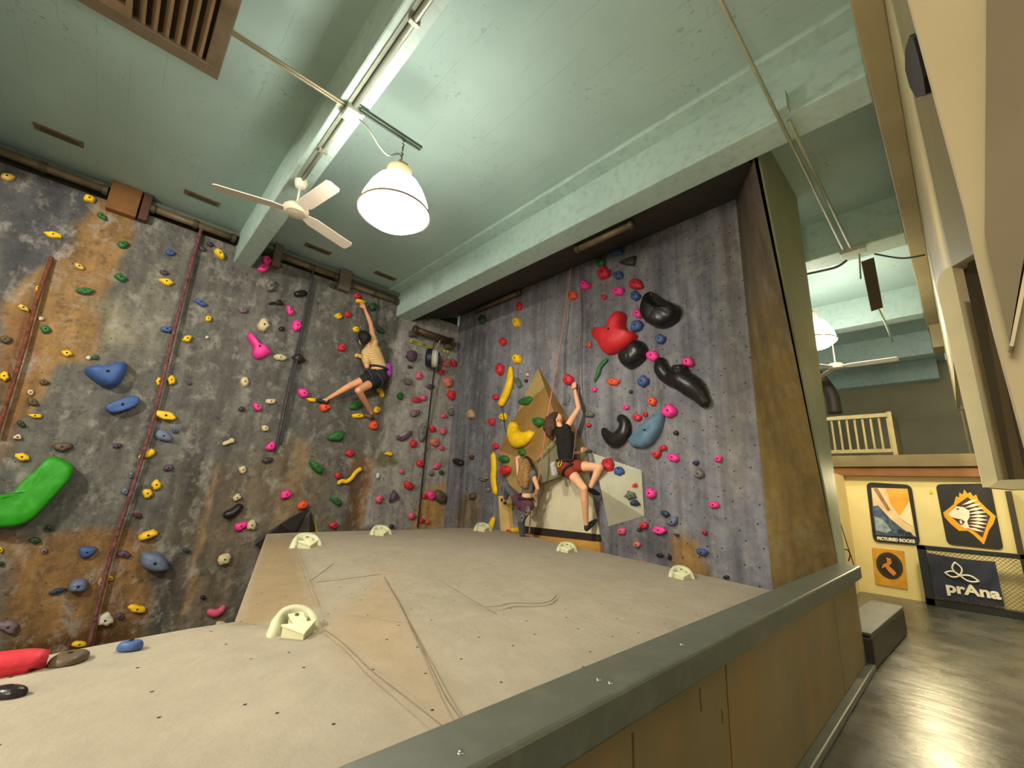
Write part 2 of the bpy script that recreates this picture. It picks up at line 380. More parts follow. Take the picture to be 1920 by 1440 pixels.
# black crash mat beyond the parapet
bm = B(); a, b = on(PZ(0), 1641, 1262), on(PZ(0), 1702, 1192)
mat = empty('crash_mat', (a.x-.4, (a.y+b.y)/2, 0), 'thick black crash mat with grey top on the floor past the parapet end', 'crash mat')
w = .34; a.y += .07; b.y += .07
ft = [Vector((a.x-w, a.y, .0)), Vector((a.x, a.y, 0)), Vector((b.x, b.y, 0)), Vector((b.x-w, b.y+.1, 0))]
prism(bm, ft, (0, 0, 1), .30); bev(bm, .03, 3); link('mat_body', bm, M('mat_vinyl', (40, 36, 31), .4, .2, 5, .3, spec=.5), mat, smooth=False)
bm = B(); prism(bm, [v+Vector((0, 0, .301)) for v in ft], (0, 0, 1), .035); bev(bm, .015, 2)
link('mat_cover', bm, M('mat_top', (74, 72, 62), .6, .15, 3, .3, streak=(6, (4, .3, 1), (50, 48, 42), .5)), mat)
# ================================================================ boulder top deck
ZS = .80; SP = PZ(ZS)
def S(px, py, dz=0): return on(PZ(ZS+dz), px, py)
def onS(px, py): return on(SP, px, py)
outer = [S(440, 1166, -.05), S(500, 1001, -.05), S(545, 999), S(640, 996), S(770, 993), S(850, 990), S(910, 990), S(985, 1003, -.01), S(1100, 1030), S(1230, 1058), S(1330, 1081), S(1450, 1108)]
outer += [Vector((-1.1, 4.55, .80)), Vector((-1.1, -1.6, .80)), Vector((-2.95, -1.6, .80)), S(-160, 1275), S(0, 1246, -.01), S(120, 1222, -.01), S(260, 1196, -.01), S(360, 1178, -.01)]
inner = {'a': S(544, 1003), 'b': S(592, 1137), 'c': S(578, 1094, -.01), 'd': S(718, 1083, .015), 'e': S(766, 1173, .012), 'f': S(872, 1372, -.015), 'g': S(600, 1182), 'h': S(845, 1385, -.015), 'i': S(670, 1225, .0), 'j': S(820, 1090, .0), 'k': S(910, 1143, -.012), 'l': S(1042, 1125, .0), 'm': S(1000, 1150, .0)}
nm = list(inner); pts = outer+[inner[k] for k in nm]; no = len(outer); ix = {k: no+i for i, k in enumerate(nm)}
edges = [(i, (i+1) % no) for i in range(no)]+[(ix['a'], ix['c']), (ix['c'], ix['b']), (ix['c'], ix['d']), (ix['d'], ix['e']), (ix['e'], ix['f']), (ix['g'], ix['i']), (ix['i'], ix['h']), (ix['a'], 2), (ix['b'], 0), (ix['j'], ix['k']), (ix['k'], ix['m'])]
r = delaunay_2d_cdt([Vector((p.x, p.y)) for p in pts], edges, [list(range(no))], 1, 1e-5)
zmap = {(round(p.x, 3), round(p.y, 3)): p.z for p in pts}
bm = B(); vs = [bm.verts.new((v.x, v.y, zmap.get((round(v.x, 3), round(v.y, 3)), ZS))) for v in r[0]]
for f in r[2]:
    try: bm.faces.new([vs[i] for i in f])
    except ValueError: pass
bmesh.ops.subdivide_edges(bm, edges=bm.edges[:], cuts=5, use_grid_fill=True)
be = [e for e in bm.edges if e.is_boundary]
ret = bmesh.ops.extrude_edge_only(bm, edges=be)
for v in [g for g in ret['geom'] if isinstance(g, bmesh.types.BMVert)]: v.co.z -= 3.2
bmesh.ops.recalc_face_normals(bm, faces=bm.faces[:])
deck = empty('boulder_deck', (-3.6, 2.2, .8), 'pale sandy boulder top deck with bolt holes and cracks in the foreground', 'boulder deck')
SM = wall_mat('deck_render', 0, True, 3.4, .08, .18, rough=.85, plane='xy', chalk=0, hr=.02)
dk = link('deck_surface', bm, SM, deck)
co = np.array([v.co[:] for v in dk.data.vertices])+np.array(PWORLD(dk)); P2 = co[:, :2]
cols = np.tile(np.array(s2l((160, 150, 130))), (len(co), 1))
def dpatch(poly, col, w):
    global cols
    q = [onS(*a) for a in poly]; mk = soft_mask(P2, [(v.x, v.y) for v in q], w)[:, None]; cols = cols*(1-mk)+np.array(s2l(col))*mk
dpatch([(440, 1168), (500, 1000), (545, 1000), (595, 1140)], (148, 128, 98), .03)
dpatch([(600, 1180), (720, 1085), (770, 1170), (870, 1372)], (160, 142, 114), .1)
paint_attr(dk, cols)
CRK = M('crack_shadow', (112, 98, 78), .9)
def crack(pts, wd, m=CRK):
    bm = B(); P = [S(*p)+Vector((0, 0, .018)) for p in pts]; P = smooth_path(P, 6); L = []
    for i, p in enumerate(P):
        d = (P[min(i+1, len(P)-1)]-P[max(i-1, 0)]).normalized(); s = Vector((-d.y, d.x, 0)); k = wd*(.55+.9*abs(mnoise.noise(p*9)))
        L.append((bm.verts.new(p+s*k), bm.verts.new(p+Vector((0, 0, .003))), bm.verts.new(p-s*k)))
    for a, b in zip(L, L[1:]):
        bm.faces.new((a[0], a[1], b[1], b[0])); bm.faces.new((a[1], a[2], b[2], b[1]))
    link('crack', bm, m, deck)
crack([(602, 1184), (640, 1212), (690, 1262), (740, 1302), (800, 1350), (842, 1384)], .004)
crack([(720, 1086), (745, 1130), (766, 1173), (790, 1222), (815, 1275), (838, 1322), (873, 1372)], .0045)
crack([(578, 1096), (600, 1080), (625, 1060)], .005)
crack([(593, 1097), (650, 1090), (712, 1081)], .003)
crack([(822, 1090), (860, 1115), (905, 1142), (932, 1158)], .003)
crack([(910, 1143), (935, 1142), (960, 1136), (1000, 1137), (1030, 1133), (1043, 1122)], .008)
crack([(650, 1157), (700, 1163), (765, 1173)], .003, M('crack_light', (152, 140, 118), .9))
crack([(545, 1004), (560, 1045), (578, 1095), (593, 1138)], .004, M('crack_light', (152, 140, 118), .9))
# ================================================================ pipes along wall tops
def pipe_thing(name, pts, r, m, label, cat, group=None, brackets=()):
    t = empty(name, pts[0], label, cat, group)
    bm = B(); tube(bm, pts, r, 14); link('pipe_body', bm, m, t, smooth=True)
    for b in brackets:
        d = (Vector(pts[-1])-Vector(pts[0])).normalized(); c = Vector(b); bm = B(); lathe(bm, [(r*1.35, -.03), (r*1.35, .03)], c, d, 16)
        link('clamp', bm, M('clamp_steel', (84, 76, 62), .5, .1, 5, .1, metal=.4), t, smooth=False)
    return t
pl = PX(XL+.06)
def pl_pipe(a, b, lab):
    A, C = on(pl, *a), on(pl, *b); z = (A.z+C.z)/2; A.z = C.z = z
    return pipe_thing('rope_anchor_pipe', [A, C], .058, RUSTP, lab, 'pipe', 'anchor pipes along the top of the left wall', [A.lerp(C, .02), A.lerp(C, .98), A.lerp(C, .5)])
pl_pipe((-60, 264), (203, 356), 'brown anchor pipe at the top left, left of the orange-painted bracket')
pl_pipe((283, 392), (441, 446), 'brown anchor pipe between the orange-painted bracket and the first ceiling beam')
pl_pipe((527, 482), (632, 518), 'brown anchor pipe just right of the first ceiling beam, above the dark rope')
pl_pipe((657, 533), (744, 566), 'brown anchor pipe above the reaching climber in the patterned shirt')
# painted concrete brackets carrying the pipes
def bracket(x0, x1, top, bot, m, lab):
    a, b = on(LW, x0, top), on(LW, x1, bot); bm = box(B(), (XL-.3, a.y, 5.45), (XL+.13, b.y, ZC-.01)); bev(bm, .015)
    o = link('pipe_bracket', bm, m); tag(o, lab, 'bracket', 'pipe brackets on the left wall')
bracket(207, 262, 360, 385, M('orange_bracket', (124, 84, 42), .7, .2, 4, .3), 'orange-brown painted bracket block at the top of the left wall')
bracket(264, 281, 390, 396, M('maroon_bracket', (84, 54, 40), .7, .2, 4, .3), 'dark maroon bracket beside the orange-painted bracket block')
bracket(634, 655, 520, 530, M('grey_bracket', (98, 84, 74), .7, .2, 4, .3), 'grey-brown bracket between the two anchor pipes above the reaching climber')
bracket(512, 526, 470, 480, M('grey_bracket', (98, 84, 74), .7, .2, 4, .3), 'grey-brown bracket just right of the end of the first ceiling beam')
# right-wall pipes, dim under the second beam
def sof_pipe(a, b, lab):
    A, C = on(SOF, *a, .07), on(SOF, *b, .07); A.y = C.y = (A.y+C.y)/2; A.z = C.z = (A.z+C.z)/2
    pipe_thing('rope_anchor_pipe', [A, C], .05, RUSTP, lab, 'pipe', 'anchor pipes above the right wall', [A.lerp(C, .03), A.lerp(C, .97)])
sof_pipe((1078, 468), (1190, 420), 'dim brown anchor pipe above the right wall where the pink rope starts')
sof_pipe((903, 582), (962, 548), 'dim brown anchor pipe above the yellow holds at the inner corner')
# short pipe with the auto belay
ap = PX(XL+.22); A, C = on(ap, 776, 617), on(ap, 848, 641)
pipe_thing('belay_pipe', [A, C], .075, M('bronze_pipe', (92, 72, 52), .45, .25, 6, .2, metal=.3), 'short bronze pipe in the corner holding the drum-shaped belay device', 'pipe', None, [A.lerp(C, .03), A.lerp(C, .97)])
for px, py in ((779, 625), (845, 650)):
    a = on(ap, px, py); bm = box(B(), (XL-.01, a.y-.05, a.z-.04), (XL+.2, a.y+.05, a.z+.1)); tag(link('pipe_bracket', bm, M('grey_bracket', (98, 84, 74), .7)), 'grey bracket at the %s end of the short bronze pipe' % ('left' if px < 800 else 'right'), 'bracket', 'brackets of the bronze pipe')
# auto belay drum
c = on(PX(XL+.30), 812, 672); t = empty('belay_device', c, 'drum-shaped belay device with navy covers and a white ring hanging from the bronze pipe', 'belay device')
ax = (ray(838, 672)-ray(795, 668)); ax = Vector((.55, .75, .0)).normalized()
NAVY = M('navy_plastic', (30, 32, 52), .45, .1, 5, .1); NAVB = M('navy_cover', (52, 56, 92), .45, .1, 5, .1)
link('rear_cover', lathe(B(), [(.02, -.17), (.19, -.165), (.225, -.12), (.225, -.02)], c, ax, 30), NAVY, t, smooth=False)
link('white_ring', lathe(B(), [(.20, -.03), (.22, .0), (.20, .035), (.205, .04), (.215, .075), (.19, .115), (.13, .125)], c, ax, 30), M('ring_white', (190, 188, 172), .4, .05, 5, .05), t, smooth=False)
link('front_cover', lathe(B(), [(.15, .10), (.145, .145), (.10, .165), (.02, .17)], c, ax, 30), NAVB, t, smooth=False)
bm = B(); q = on(ap, 828, 634); tube(bm, [q+Vector((0, 0, .08)), q-Vector((0, 0, .02)), c+Vector((0, .02, .22))], .014, 8); link('hanger_sling', bm, M('sling', (158, 150, 128), .8), t, smooth=True)
bm = B(); q = on(ap, 817, 632); tube(bm, [q, c+Vector((0, -.04, .22))], .016, 8); link('hanger_strap', bm, M('strap_dark', (92, 66, 56), .8), t, smooth=True)
# yellow caution tape in two pieces
def tape(a, b, wd, lab, marks):
    A, C = on(PX(XL+.012), *a), on(PX(XL+.012), *b); d = (C-A).normalized(); up = Vector((1, 0, 0)).cross(d); up = up if up.z > 0 else -up
    t = empty('caution_tape', A, lab, 'tape', 'strips of yellow tape')
    bm = B(); k = 12; L = []
    for i in range(k+1):
        p = A.lerp(C, i/k)+Vector((.012*math.sin(i*1.3)+.012, 0, 0)); L.append((bm.verts.new(p-up*wd/2), bm.verts.new(p+up*wd/2)))
    for p, q in zip(L, L[1:]): bm.faces.new((p[0], q[0], q[1], p[1]))
    link('tape_strip', bm, M('tape_yellow', (190, 186, 62), .5), t)
    if marks:
        bm = B(); rnd = random.Random(3); u = .06
        while u < .93:
            w = rnd.choice((.012, .02, .028)); p = A.lerp(C, u)+Vector((.028, 0, 0)); q = A.lerp(C, u+w)+Vector((.028, 0, 0)); h = wd*.24*rnd.uniform(.7, 1.1)
            bm.faces.new([bm.verts.new(x) for x in (p-up*h, q-up*h, q+up*h, p+up*h)]); u += w+rnd.choice((.012, .014, .03))
        link('print_marks', bm, M('tape_ink', (52, 54, 26), .6), t)
tape((768, 639), (811, 652), .075, 'yellow printed tape strip left of the belay device', True)
tape((829, 656), (841, 659), .09, 'short yellow tape piece right of the belay device', False)
# ================================================================ ceiling things
cp = PZ(ZC-.006)
for i, (a, b, lab) in enumerate((((62, 231), (157, 276), 'brown ceiling strip plate leftmost of four along the left wall'), ((345, 358), (410, 384), 'dark brown ceiling strip plate left of the first beam near the fan blade'), ((571, 458), (621, 476), 'speckled brown ceiling strip plate just right of the ceiling fan'), ((702, 510), (742, 525), 'speckled brown ceiling strip plate below the bright hanging lamp'))):
    A, C = on(cp, *a), on(cp, *b); x = (A.x+C.x)/2
    t = empty('ceiling_plate', (x, A.y, ZC), lab, 'ceiling plate', 'strip plates on the ceiling')
    bm = box(B(), (x-.075, A.y, ZC-.012), (x+.075, C.y, ZC+.01)); bev(bm, .004); link('plate', bm, M('plate_brown', (112, 100, 76), .7, .3, 14, .2), t)
    bm = box(B(), (x-.05, A.y+.06, ZC-.018), (x+.05, C.y-.06, ZC)); link('perforated_strip', bm, M('plate_mesh', (86, 74, 54), .8, .4, 40, .3), t)
# return-air grille box, top left
gp = 5.52; k0 = on(PZ(gp), 408, 152); WOODG = M('grille_wood', (104, 90, 70), .6, .15, 6, .2); WOODD = M('grille_dark', (58, 46, 34), .7, .2, 6, .2); WOODLT = M('grille_light', (128, 106, 78), .6, .12, 6, .2)
t = empty('air_grille', k0+Vector((.8, -1, 0)), 'brown louvred air grille box hanging from the ceiling at the top left', 'air grille')
x0, y1 = k0.x, k0.y; x1, y0 = x0+1.9, y1-2.2
bm = B(); box(bm, (x0, y0, gp+.06), (x1, y1, ZC)); link('duct_box', bm, WOODG, t)
bm = B()
for a, b in (((x0, y0), (x0+.15, y1)), ((x1-.15, y0), (x1, y1)), ((x0+.15, y1-.13), (x1-.15, y1)), ((x0+.15, y0), (x1-.15, y0+.13))): box(bm, (*a, gp), (*b, gp+.07))
bev(bm, .01); link('grille_frame', bm, WOODG, t)
bm = box(B(), (x0+.15, y0+.13, gp+.05), (x1-.15, y1-.13, gp+.07)); link('grille_back', bm, WOODD, t)
for i in range(6):
    y = y1-.16-i*.085
    bm = B(); prism(bm, [Vector((x0+.17, y, gp+.005)), Vector((x0+.17, y-.022, gp+.005)), Vector((x0+.17, y-.055, gp+.055)), Vector((x0+.17, y-.03, gp+.055))], (1, 0, 0), 1.55)
    link('louvre', bm, WOODLT, t)
bm = box(B(), (x0+.15, y1-.72, gp-.002), (x1-.15, y1-.68, gp+.06)); link('grille_divider', bm, WOODLT, t)
bm = box(B(), (x0+.26, y0+.24, gp+.01), (x1-.2, y1-.76, gp+.05)); bev(bm, .012); link('grille_panel', bm, M('grille_panel', (84, 70, 52), .8, .25, 30, .3), t)
bm = box(B(), (x0+.15, y0+.13, gp+.0), (x0+.25, y1-.72, gp+.06)); link('inner_frame', bm, WOODLT, t)
# ---- conduits
zb = ZB-.02
a, b = on(PZ(zb), 432, 62), on(PZ(zb), 648, 198)
t = empty('conduit', a, 'thin double conduit from the air grille to the junction box on the first beam', 'conduit')
for dx in (0, .035):
    bm = B(); tube(bm, [Vector((a.x+dx, a.y, zb)), Vector((a.x+dx, 1.1, zb))], .011, 8); link('conduit_tube', bm, M('conduit_cream', (146, 136, 108), .5), t, smooth=True)
xb = a.x
bx_ = on(PZ(zb), 660, 210)
t = empty('junction_box', bx_, 'pale grey junction box under the first ceiling beam', 'junction box')
bm = box(B(), (bx_.x-.09, bx_.y-.075, zb-.06), (bx_.x+.09, bx_.y+.075, ZB)); bev(bm, .012); link('box_body', bm, M('box_grey', (196, 204, 190), .5), t)
bm = box(B(), (bx_.x-.075, bx_.y-.06, zb-.066), (bx_.x+.075, bx_.y+.06, zb-.058)); bev(bm, .002); link('box_cover', bm, M('box_cover', (206, 214, 200), .5), t)
yb = 1.15
t = empty('conduit', (bx_.x, yb, zb), 'long grey conduit running along the underside of the first ceiling beam', 'conduit')
bm = B(); tube(bm, [Vector((bx_.x+.08, yb, zb)), Vector((-.6, yb, zb))], .028, 10); tube(bm, [Vector((bx_.x-.08, yb, zb)), Vector((-5.42, yb, zb))], .02, 10); link('conduit_tube', bm, STEEL, t, smooth=True)
bm = box(B(), (-5.4, yb-.07, ZB-.012), (-.6, yb-.035, ZB)); link('beam_batten', bm, M('batten', (132, 140, 124), .6), t)
for x in (-1.5, -2.6, -4.6):
    bm = box(B(), (x-.02, yb-.045, zb-.03), (x+.02, yb+.045, ZB)); link('conduit_strap', bm, STEEL, t)
LX, LY = on(PZ(5.29), 745, 243).x, on(PZ(5.29), 757, 258).y
LX = on(PZ(5.29), 757, 258).x
t = empty('strut_rail', (LX, 1.3, 5.29), 'dark twin strut under the beam edge that carries the bright hanging lamp', 'strut')
q0, q1 = on(PZ(5.29), 693, 208), on(PZ(5.29), 792, 276)
for dx in (-.02, .02):
    bm = box(B(), (LX+dx-.012, q0.y-.08, 5.275), (LX+dx+.012, q1.y, 5.305)); link('strut_bar', bm, M('strut_steel', (84, 96, 86), .5, metal=.4), t)
# ---- domes
GLOW = bpy.data.materials.new('lamp_glow'); GLOW.use_nodes = True; nt = GLOW.node_tree; bs = nt.nodes['Principled BSDF']
bs.inputs['Base Color'].default_value = (.9, .88, .8, 1); bs.inputs['Emission Color'].default_value = (1, .95, .84, 1); bs.inputs['Emission Strength'].default_value = 23
GLOW2 = GLOW.copy(); GLOW2.name = 'lamp_lens_glow'; GLOW2.node_tree.nodes['Principled BSDF'].inputs['Emission Strength'].default_value = 9
def leaky(m, f):
    nt = m.node_tree; out = nt.nodes['Material Output']; bs = nt.nodes['Principled BSDF']
    tr = nt.nodes.new('ShaderNodeBsdfTransparent'); mx = nt.nodes.new('ShaderNodeMixShader'); mx.inputs[0].default_value = f
    nt.links.new(bs.outputs[0], mx.inputs[1]); nt.links.new(tr.outputs[0], mx.inputs[2]); nt.links.new(mx.outputs[0], out.inputs['Surface'])
leaky(GLOW, .05); leaky(GLOW2, .85)       # translucent acrylic: the bulb inside shines through
GLOW2.node_tree.nodes['Principled BSDF'].inputs['Emission Strength'].default_value = 40
def plumb_z(px, py, x, y):
    """height at which the plumb line through x,y is seen at photo row py"""
    lo, hi = 0, 6
    for _ in range(50):
        m = (lo+hi)/2; d = Vector((x, y, m))-EYE; v = 720-FPX*d.dot(CU)/d.dot(CF)
        lo, hi = (lo, m) if v < py else (m, hi)
    return m
def lamp(x, y, zn, zr, R, label, power, hook_to):
    t = empty('dome_lamp', (x, y, zn), label, 'lamp'); c = Vector((x, y, 0)); h = zn-zr
    link('lamp_shade', lathe(B(), [(R*.28, zn), (R*.44, zn-.03*h/.4), (R*.62, zn-.17*h), (R*.78, zn-.40*h), (R*.92, zn-.70*h), (R, zr)], c, n=40, capb=False), GLOW, t, smooth=True)
    link('lamp_rim', lathe(B(), [(R*.995, zr-.012), (R*1.03, zr-.012), (R*1.03, zr+.012), (R*.995, zr+.012)], c, n=40, capb=False, capt=False), M('rim_steel', (150, 140, 120), .4, metal=.5), t)
    link('lamp_lens', lathe(B(), [(R*.99, zr), (R*.93, zr-.10*R), (R*.7, zr-.27*R), (R*.4, zr-.36*R), (R*.1, zr-.39*R)][::-1], c, n=40), GLOW2, t, smooth=True)
    bm = B(); lathe(bm, [(R*.37, zn-.02), (R*.37, zn+.10), (R*.32, zn+.11)], c, n=24); bev2 = box(bm, (x-.08, y-.05, zn+.10), (x+.08, y+.05, zn+.17)); link('ballast_housing', bm, M('ballast', (186, 164, 128), .5), t)
    bm = B()
    for i in range(6):
        za = zn+.17+(hook_to-zn-.17)*i/6; zb2 = zn+.17+(hook_to-zn-.17)*(i+1)/6; o = .014 if i % 2 else -.014
        tube(bm, [Vector((x+o, y, za)), Vector((x-o, y+.012, (za+zb2)/2)), Vector((x+o, y, zb2))], .007, 6)
    link('hook_chain', bm, M('chain_steel', (98, 100, 84), .5, metal=.4), t, smooth=True)
    ld = bpy.data.lights.new('lamp_light', 'POINT'); ld.energy = power; ld.color = (1, .95, .86); ld.shadow_soft_size = .16
    lo = bpy.data.objects.new('lamp_light', ld); COL.objects.link(lo); lo.location = (x, y, zr+.10*h)
    return t
zn, zr = plumb_z(0, 335, LX, LY), plumb_z(0, 399, LX, LY)
dd = (Vector((LX, LY, zr))-EYE).dot(CF); R1 = 64.5/FPX*dd
lamp(LX, LY, zn, zr, R1, 'large glowing dome lamp hanging by a hook below the first ceiling beam', 640, 5.28)
cab = [Vector((bx_.x, bx_.y+.07, zb-.03)), on(PX(LX), 690, 240), on(PX(LX), 712, 275), on(PX(LX), 728, 291), on(PX(LX), 745, 288), Vector((LX, LY, zn+.3))]
bm = B(); tube(bm, smooth_path(cab, 6), .009, 8); tag(link('lamp_cable', bm, M('cable_pale', (170, 176, 158), .5), smooth=True), 'pale drooping cable from the junction box to the large dome lamp', 'cable')
L2 = on(PY(9.5), 1528, 640)
zn2, zr2 = plumb_z(0, 598, L2.x, 9.5), plumb_z(0, 640, L2.x, 9.5)
lamp(L2.x-.05, 9.5, zn2, zr2, .40, 'distant glowing dome lamp half hidden behind the teal pier', 420, ZC)
# ---- ceiling fans
def fan(hub, top, r, blades, L, w, label, rod=.016):
    t = empty('ceiling_fan', hub, label, 'ceiling fan'); c = Vector((hub.x, hub.y, 0))
    link('fan_canopy', lathe(B(), [(.02, top-.13), (.055, top-.11), (.075, top-.05), (.075, top)], c, n=24), WHITEP, t, smooth=False)
    bm = B(); tube(bm, [Vector((hub.x, hub.y, hub.z+.04)), Vector((hub.x, hub.y, top-.1))], rod, 10); link('fan_rod', bm, WHITEP, t, smooth=True)
    link('fan_motor', lathe(B(), [(.04, hub.z-.06), (r*.8, hub.z-.05), (r, hub.z-.015), (r, hub.z+.015), (r*.75, hub.z+.06), (.05, hub.z+.08)], c, n=32), M('motor_white', (206, 196, 168), .45), t, smooth=False)
    for a in blades:
        d = Vector((math.cos(a), math.sin(a), 0)); s = Vector((-d.y, d.x, 0)); p0 = Vector(hub)+d*r*.9
        bl = [p0-s*w*.3, p0+d*.12-s*w*.5, p0+d*L-s*w*.52, p0+d*(L+.03)-s*w*.3, p0+d*(L+.03)+s*w*.4, p0+d*L+s*w*.5, p0+d*.12+s*w*.5, p0+s*w*.3]
        bl = [v+Vector((0, 0, -.02-(v-p0).dot(s)*.18)) for v in bl]
        bm = B(); prism(bm, bl, (0, 0, 1), .012); link('fan_blade', bm, M('blade_white', (226, 214, 196), .45, .04), t)
FX, FY = on(PZ(ZB), 567, 340).x, yb
fz = plumb_z(0, 394, FX, FY); hub = Vector((FX, FY, fz))
def bang(px, py): p = on(PZ(fz), px, py)-hub; return math.atan2(p.y, p.x), p.length
a1, l1 = bang(641, 452); a2, l2 = bang(414, 352); a3, l3 = bang(640, 336)
fan(hub, ZB, .15, [a1, a2, a3], l1*.95, .17, 'white ceiling fan under the far end of the first ceiling beam')
h2 = on(PY(11.2), 1567, 687); fan(h2, ZB, .16, [.02, 2*PI/3, 4*PI/3], .85, .18, 'distant white ceiling fan beyond the teal pier')
# ---- long ceiling conduits on the right
zc2 = ZB-.03
A, C = on(PZ(zc2), 1343, 0), on(PZ(zc2), 1588, 488)
xa = -.765
t = empty('conduit', (xa, 5, zc2), 'pair of thin cream conduits running along the ceiling past the second beam', 'conduit')
bm = B(); tube(bm, [Vector((xa, 1.0, zc2)), Vector((xa, 7.55, zc2))], .016, 8); link('conduit_tube', bm, M('conduit_green', (150, 152, 124), .5), t, smooth=True)
C2, D2 = on(PZ(zc2), 1476, 219), on(PZ(zc2), 1602, 480)
bm = B(); tube(bm, [Vector((C2.x, 4.3, zc2)), Vector((D2.x, 7.55, zc2))], .016, 8); link('conduit_tube', bm, M('conduit_green', (150, 152, 124), .5), t, smooth=True)
bm = box(B(), (xa-.02, 4.12, ZB-.01), (C2.x+.03, 4.235, ZB+.2)); link('pull_box', bm, TEALB, t)
bm = box(B(), (xa-.06, 7.46, ZB-.07), (D2.x+.16, 7.62, ZB)); bev(bm, .01); link('end_box', bm, M('box_grey', (196, 204, 190), .5), t)
cb = [on(PY(7.48), 1588, 488), on(PY(7.48), 1570, 500), on(PY(7.48), 1540, 508), on(PY(7.48), 1512, 514)]
bm = B(); tube(bm, smooth_path(cb, 5), .018, 8); tag(link('beam_cable', bm, M('cable_dark', (84, 88, 72), .6), smooth=True), 'dark cable along the edge of the far beam left of the hanging brown panel', 'cable')
cb = [on(PY(7.48), 1640, 476), on(PY(7.45), 1672, 482), on(PY(7.45), 1698, 484), on(PY(7.45), 1735, 478)]
bm = B(); tube(bm, smooth_path(cb, 5), .012, 8); tag(link('beam_cable', bm, M('cable_dark', (84, 88, 72), .6), smooth=True), 'drooping dark cable from the hanging brown panel towards the tan girder', 'cable')
# hanging brown panel
hp = PY(7.7); q = [on(hp, *p) for p in ((1615, 492), (1639, 484), (1656, 577), (1634, 584))]
t = empty('hanging_baffle', q[0], 'brown narrow panel hanging from the far ceiling beam', 'panel')
bm = B(); prism(bm, q, (0, -1, 0), .03); link('panel_board', bm, M('panel_brown', (92, 76, 58), .7), t)
bm = B(); tube(bm, [q[0]+Vector((0, .02, .25)), q[3]+Vector((-.06, .02, .55))], .012, 6); link('panel_wire', bm, STEEL, t)
hb = on(PY(9.3), 1660, 585); bm = B(); tube(bm, [on(PY(8.2), 1650, 580), on(PY(11.0), 1674, 640)], .018, 8); tag(link('ceiling_rod', bm, M('rod_pale', (150, 172, 156), .5), smooth=True), 'thin pale rod slanting below the hanging brown panel', 'rod')
# ================================================================ right side: girder, upper panel, hanging box, near wall
bm = box(B(), (-.085, -3, ZB), (.10, 12.6, ZC)); bev(bm, .01); link('beam_girder', bm, TAN, kind='structure')
xp = PX(.10)
u1, u2 = on(xp, 1785, 500), on(xp, 1842, 466)
bm = B(); prism(bm, [u1, u2, Vector((.1, u2.y, ZB+.02)), Vector((.1, u1.y, ZB+.02))], (1, 0, 0), .05); link('wall_upper_panel', bm, OLIVE, kind='structure')
bm = B(); prism(bm, [Vector((.1, u1.y, ZB+.02)), u1, Vector((.1, 4.5, 3.0)), Vector((.1, 12.6, 3.6)), Vector((.1, 12.6, ZB+.02))], (1, 0, 0), .05); link('wall_upper_panel_far', bm, TAN, kind='structure')
bxo('beam_girder_bracket', (-.06, 12.0, ZB-.5), (.22, 12.6, ZB), TAN, w=.01, kind='structure')
ov = on(PX(.10), 1722, 120)
bm = B(); pp = [on(PX(.097), *p) for p in ((1714, 62), (1722, 66), (1732, 100), (1742, 140), (1746, 172), (1726, 180), (1712, 160), (1703, 128), (1704, 92))]
prism(bm, pp, (-1, 0, 0), .012); tag(link('speaker_cutout', bm, M('cutout_black', (34, 26, 22), .8)), 'black oval cut-out high on the olive upper panel at the top right', 'cut-out')
# hanging box: pale end board, recess shade painted as a dark inner panel, sill
YP = 2.65; pp_ = PY(YP)
t = empty('hanging_wall_box', (.15, YP, 1.7), 'pale plywood-edged box wall hanging down at the right above the banners', 'wall box')
bd = [on(pp_, *p) for p in ((1757, 545), (1758, 528), (1764, 514), (1774, 503), (1785, 500), (1871, 904), (1866, 913), (1843, 914))]
bm = B(); prism(bm, bd, (0, 1, 0), .03); link('end_board', bm, M('board_pale', (232, 222, 180), .5, .06), t)
e0, e1 = on(pp_, 1785, 500), on(pp_, 1871, 906)
bm = B(); prism(bm, [e0, e0+Vector((.045, .10, 0)), e1+Vector((.045, .10, 0)), e1], (0, 0, .001), 0.0) if False else None
bm = B(); q = [e0, e1, e1+Vector((.035, .06, 0)), e0+Vector((.035, .06, 0))]; bm.faces.new([bm.verts.new(p) for p in q]); link('board_return', bm, M('board_edge', (140, 126, 88), .6), t)
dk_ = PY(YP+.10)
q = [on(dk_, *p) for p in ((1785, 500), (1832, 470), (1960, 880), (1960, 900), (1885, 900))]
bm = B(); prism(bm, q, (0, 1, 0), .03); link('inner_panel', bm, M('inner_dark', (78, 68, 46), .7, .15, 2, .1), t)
q = [on(PY(YP+.05), *p) for p in ((1842, 560), (1852, 560), (1925, 905), (1905, 905))]
bm = B(); prism(bm, q, (0, 1, 0), .03); link('inner_batten', bm, M('inner_batten', (104, 92, 62), .7), t)
q = [on(PY(YP-.02), *p) for p in ((1852, 914), (1875, 900), (1990, 896), (1990, 914), (1900, 918))]
bm = B(); prism(bm, q, (0, 1, 0), .12); link('sill_board', bm, M('sill_pale', (214, 204, 156), .5), t)
